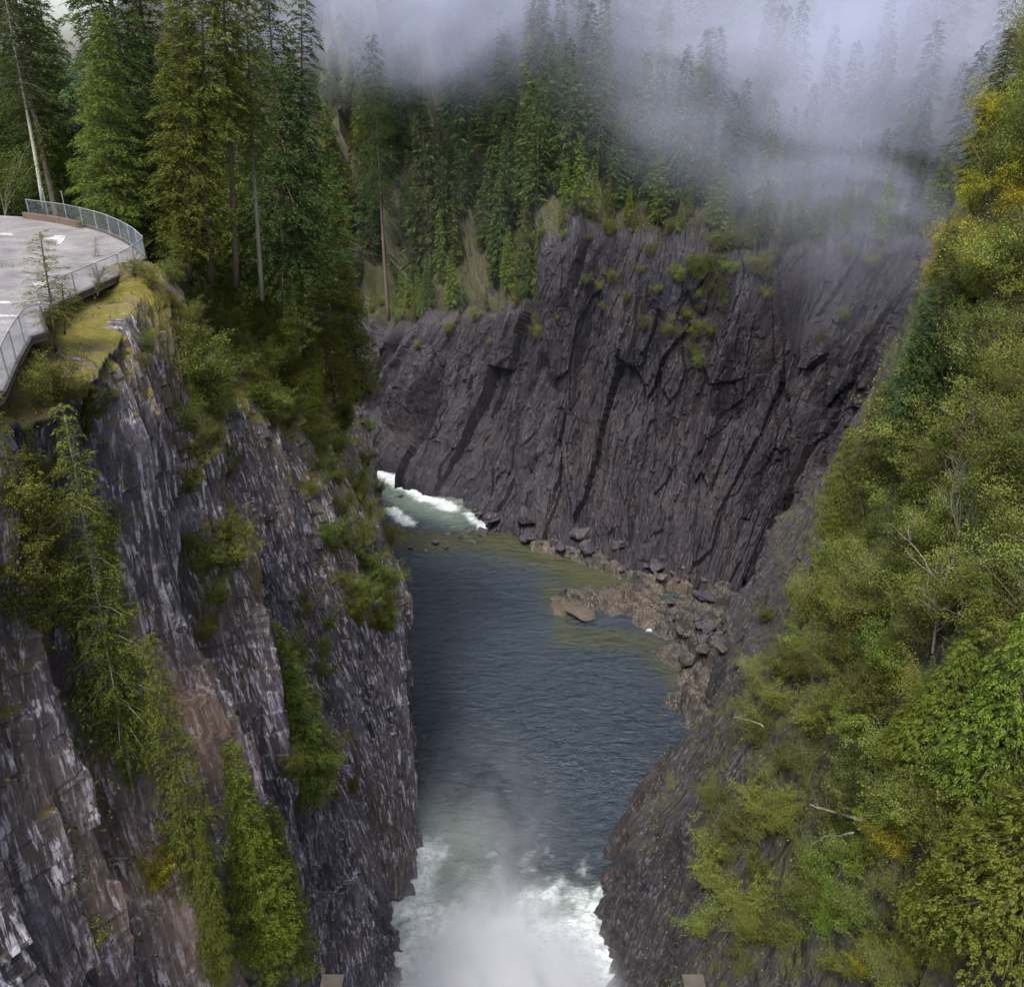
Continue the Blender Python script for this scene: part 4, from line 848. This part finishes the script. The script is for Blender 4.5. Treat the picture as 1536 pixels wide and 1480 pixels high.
# ------------------------------------------------------------------ labels of repeats: by look first, then by the landmark they stand nearest to
ADJ = dict(scrub='olive', fir_yellow='yellow green', cedar='bright green', spring='pale green', fir='mid green', hemlock='dark green', gold='golden', rock_far='dark grey', rock_tan='tan')
SPEC = {   # group: noun, place, landmarks (phrase, part of the landmark's own label)
    'dark conifers in the wood behind the terrace': ('conifer in the wood behind the terrace', (('the broad pale fir', 'broad pale green fir'), ('the leaning grey trunk', 'leaning bare grey trunk'), ('the spired hemlock', 'dark spired'), ('the three brown trunks', 'middle of three trunks'))),
    'conifers on the descending ridge': ('conifer on the descending ridge', (('the spired hemlock', 'dark spired'), ('the drooping cedar', 'tip of the wooded ridge'), ('the tall river bend fir', 'very tall narrow fir'))),
    'cedars on the nose of the ridge': ('small cedar on the ridge nose', (('the drooping cedar', 'tip of the wooded ridge'), ('the rounded dark cedar', 'rounded dark green cedar'))),
    'small firs stepping down the bank': ('young fir on the steep bank', (('the three brown trunks', 'middle of three trunks'), ('the thin pale trunk', 'thin pale trunk'), ('the rounded dark cedar', 'rounded dark green cedar'), ('the drooping cedar', 'tip of the wooded ridge'), ('the jutting bush', 'jutting from the buttress'))),
    'bushes on the bank above the gully': ('bush on the steep bank', (('the three brown trunks', 'middle of three trunks'), ('the thin pale trunk', 'thin pale trunk'), ('the rounded dark cedar', 'rounded dark green cedar'), ('the jutting bush', 'jutting from the buttress'))),
    'bushes on the second buttress': ('bush on the second buttress', (('the drooping cedar', 'tip of the wooded ridge'), ('the lone dark fir', 'standing alone'), ('the rapids slab', 'big leaning grey slab'))),
    'bushes along the mossy groove': ('small bush in the mossy groove', (('the jutting bush', 'jutting from the buttress'), ('the fence end', 'small yellowish fir'), ('the olive groove bush', 'olive bush in the mossy groove'))),
    'low bushes on the rock lip': ('low bush on the rock lip', (('the ragged sapling', 'thin ragged sapling'), ('the small yellowish fir', 'small yellowish fir'), ('the twiggy shrub', 'thin twiggy shrub'))),
    'bushes on the shaded wall': ('bush on the shaded wall', (('the lone dark fir', 'standing alone'), ('the green gully fir', 'deep in the gully'), ('the jutting bush', 'jutting from the buttress'))),
    'bushes on the cliff under the kerb': ('bush on the cliff under the kerb', (('the ragged olive fir', 'ragged olive fir'), ('the leaning bare trunk', 'long bare trunk'), ('the bushy fir', 'under the kerb end'))),
    'conifers along the far cliff top': ('conifer fringing the far cliff top', (('the tufted conifer', 'tufted conifer'), ('the bright lip conifer', 'right of the rock fall'), ('the cleft conifer', 'down the cleft'), ('the tall river bend fir', 'very tall narrow'))),
    'conifers on the misty hillside': ('conifer on the misty hillside', (('the tufted conifer', 'tufted conifer'), ('the bright lip conifer', 'right of the rock fall'), ('the cleft conifer', 'down the cleft'), ('the tall river bend fir', 'very tall narrow'), ('the dark pointed conifer', 'dark pointed conifer'))),
    'bushes on the far cliff lip': ('bush on the far cliff lip', (('the tufted conifer', 'tufted conifer'), ('the bright lip conifer', 'right of the rock fall'), ('the cleft conifer', 'down the cleft'), ('the tall river bend fir', 'very tall narrow'))),
    'bushes in the far cliff cleft': ('bush in the far cliff cleft', (('the cleft conifer', 'down the cleft'), ('the bright lip conifer', 'right of the rock fall'))),
    'golden trees high on the right bank': ('leaved tree of the yellow clump', (('the leaning dark hemlock', 'leaning out over the gorge'), ('the misty olive tree top', 'fading into mist above'))),
    'broadleaf trees on the upper right bank': ('broadleaf tree on the upper right bank', (('the leaning dark hemlock', 'leaning out over the gorge'), ('the misty olive tree top', 'fading into mist above'))),
    'pale alders on the high right bank': ('alder on the high right bank', (('the leaning dark hemlock', 'leaning out over the gorge'), ('the whitish leafless tree', 'leafless whitish'), ('the forked bare tree', 'bare pale grey tree'), ('the light green cedar', 'light green cedar'), ('the large full cedar', 'large full cedar'))),
    'leafy shrubs on the lower right bank': ('shrub on the lower right bank', (('the thick fallen log', 'thick pale fallen'), ('the short jutting log', 'short pale log'), ('the forked bare tree', 'bare pale grey tree'), ('the mossy pier', 'mossy concrete pier'), ('the yellow drooping cedar', 'heavy drooping boughs'), ('the fanned cedar', 'fanned branches'))),
    'small conifers on the right bank': ('conifer among right bank shrubs', (('the forked bare tree', 'bare pale grey tree'), ('the leaning dark hemlock', 'leaning out over the gorge'), ('the thick fallen log', 'thick pale fallen'), ('the large full cedar', 'large full cedar'), ('the fanned cedar', 'fanned branches'))),
    'bushes on the rock scar': ('bush on the right bank rock scar', (('the squat mossy boulder', 'squat mossy'), ('the light green cedar', 'light green cedar'), ('the reddish flat block', 'reddish brown flat'), ('the forked bare tree', 'bare pale grey tree'))),
    'golden bushes beside the fallen logs': ('brown bush', (('the thick fallen log', 'thick pale fallen'), ('the thin slanting log', 'thin pale fallen'), ('the dark cedar', 'between the golden bush'))),
    'yellow bushes beside the cascade': ('flecked bush by the cascade', (('the dark cedar', 'between the golden bush'), ('the mossy pier', 'mossy concrete pier'))),
    'boulders along the foot of the far cliff': ('angular boulder at the far cliff foot', (('the big leaning slab', 'big leaning grey'), ('the squat mossy boulder', 'squat mossy'), ('the pale tan slab', 'large pale tan'))),
    'boulders on the rock shelf': ('boulder heaped on the rock shelf', (('the squat mossy boulder', 'squat mossy'), ('the reddish flat block', 'reddish brown flat'), ('the pale tan slab', 'large pale tan'))),
    'rocks in the shallows below the rapids': ('wet rock in the shallows', (('the big leaning slab', 'big leaning grey'), ('the wooded ridge nose', 'tip of the wooded ridge')))}
named = [o for o in COL.objects if o.parent is None and 'label' in o and 'group' not in o]
for g, (noun, lm_) in SPEC.items():
    mem = [o for o in COL.objects if o.get('group') == g]; marks = []
    for ph, key in lm_:
        hit = [o for o in named if key in o['label']]
        if hit: marks.append((ph, np.array(hit[0].location)))
    if not mem or not marks: continue
    hs_ = sorted(META[o.name][1] for o in mem); lo_, hi_ = hs_[len(hs_) // 3], hs_[2 * len(hs_) // 3]
    rock = 'boulder' in g or 'rocks' in g
    for o in mem:
        m_, h_ = META[o.name]; size = ('large' if rock else 'tall') if h_ > hi_ else ('small' if rock else 'short') if h_ < lo_ else 'middling'
        ph = min(marks, key=lambda t: np.linalg.norm(t[1] - np.array(o.location)))[0]
        if noun.startswith('small ') or noun.startswith('low '): nn = noun.split(' ', 1)[1]
        else: nn = noun
        o['label'] = f"{size} {ADJ[m_]} {nn} nearest {ph}"
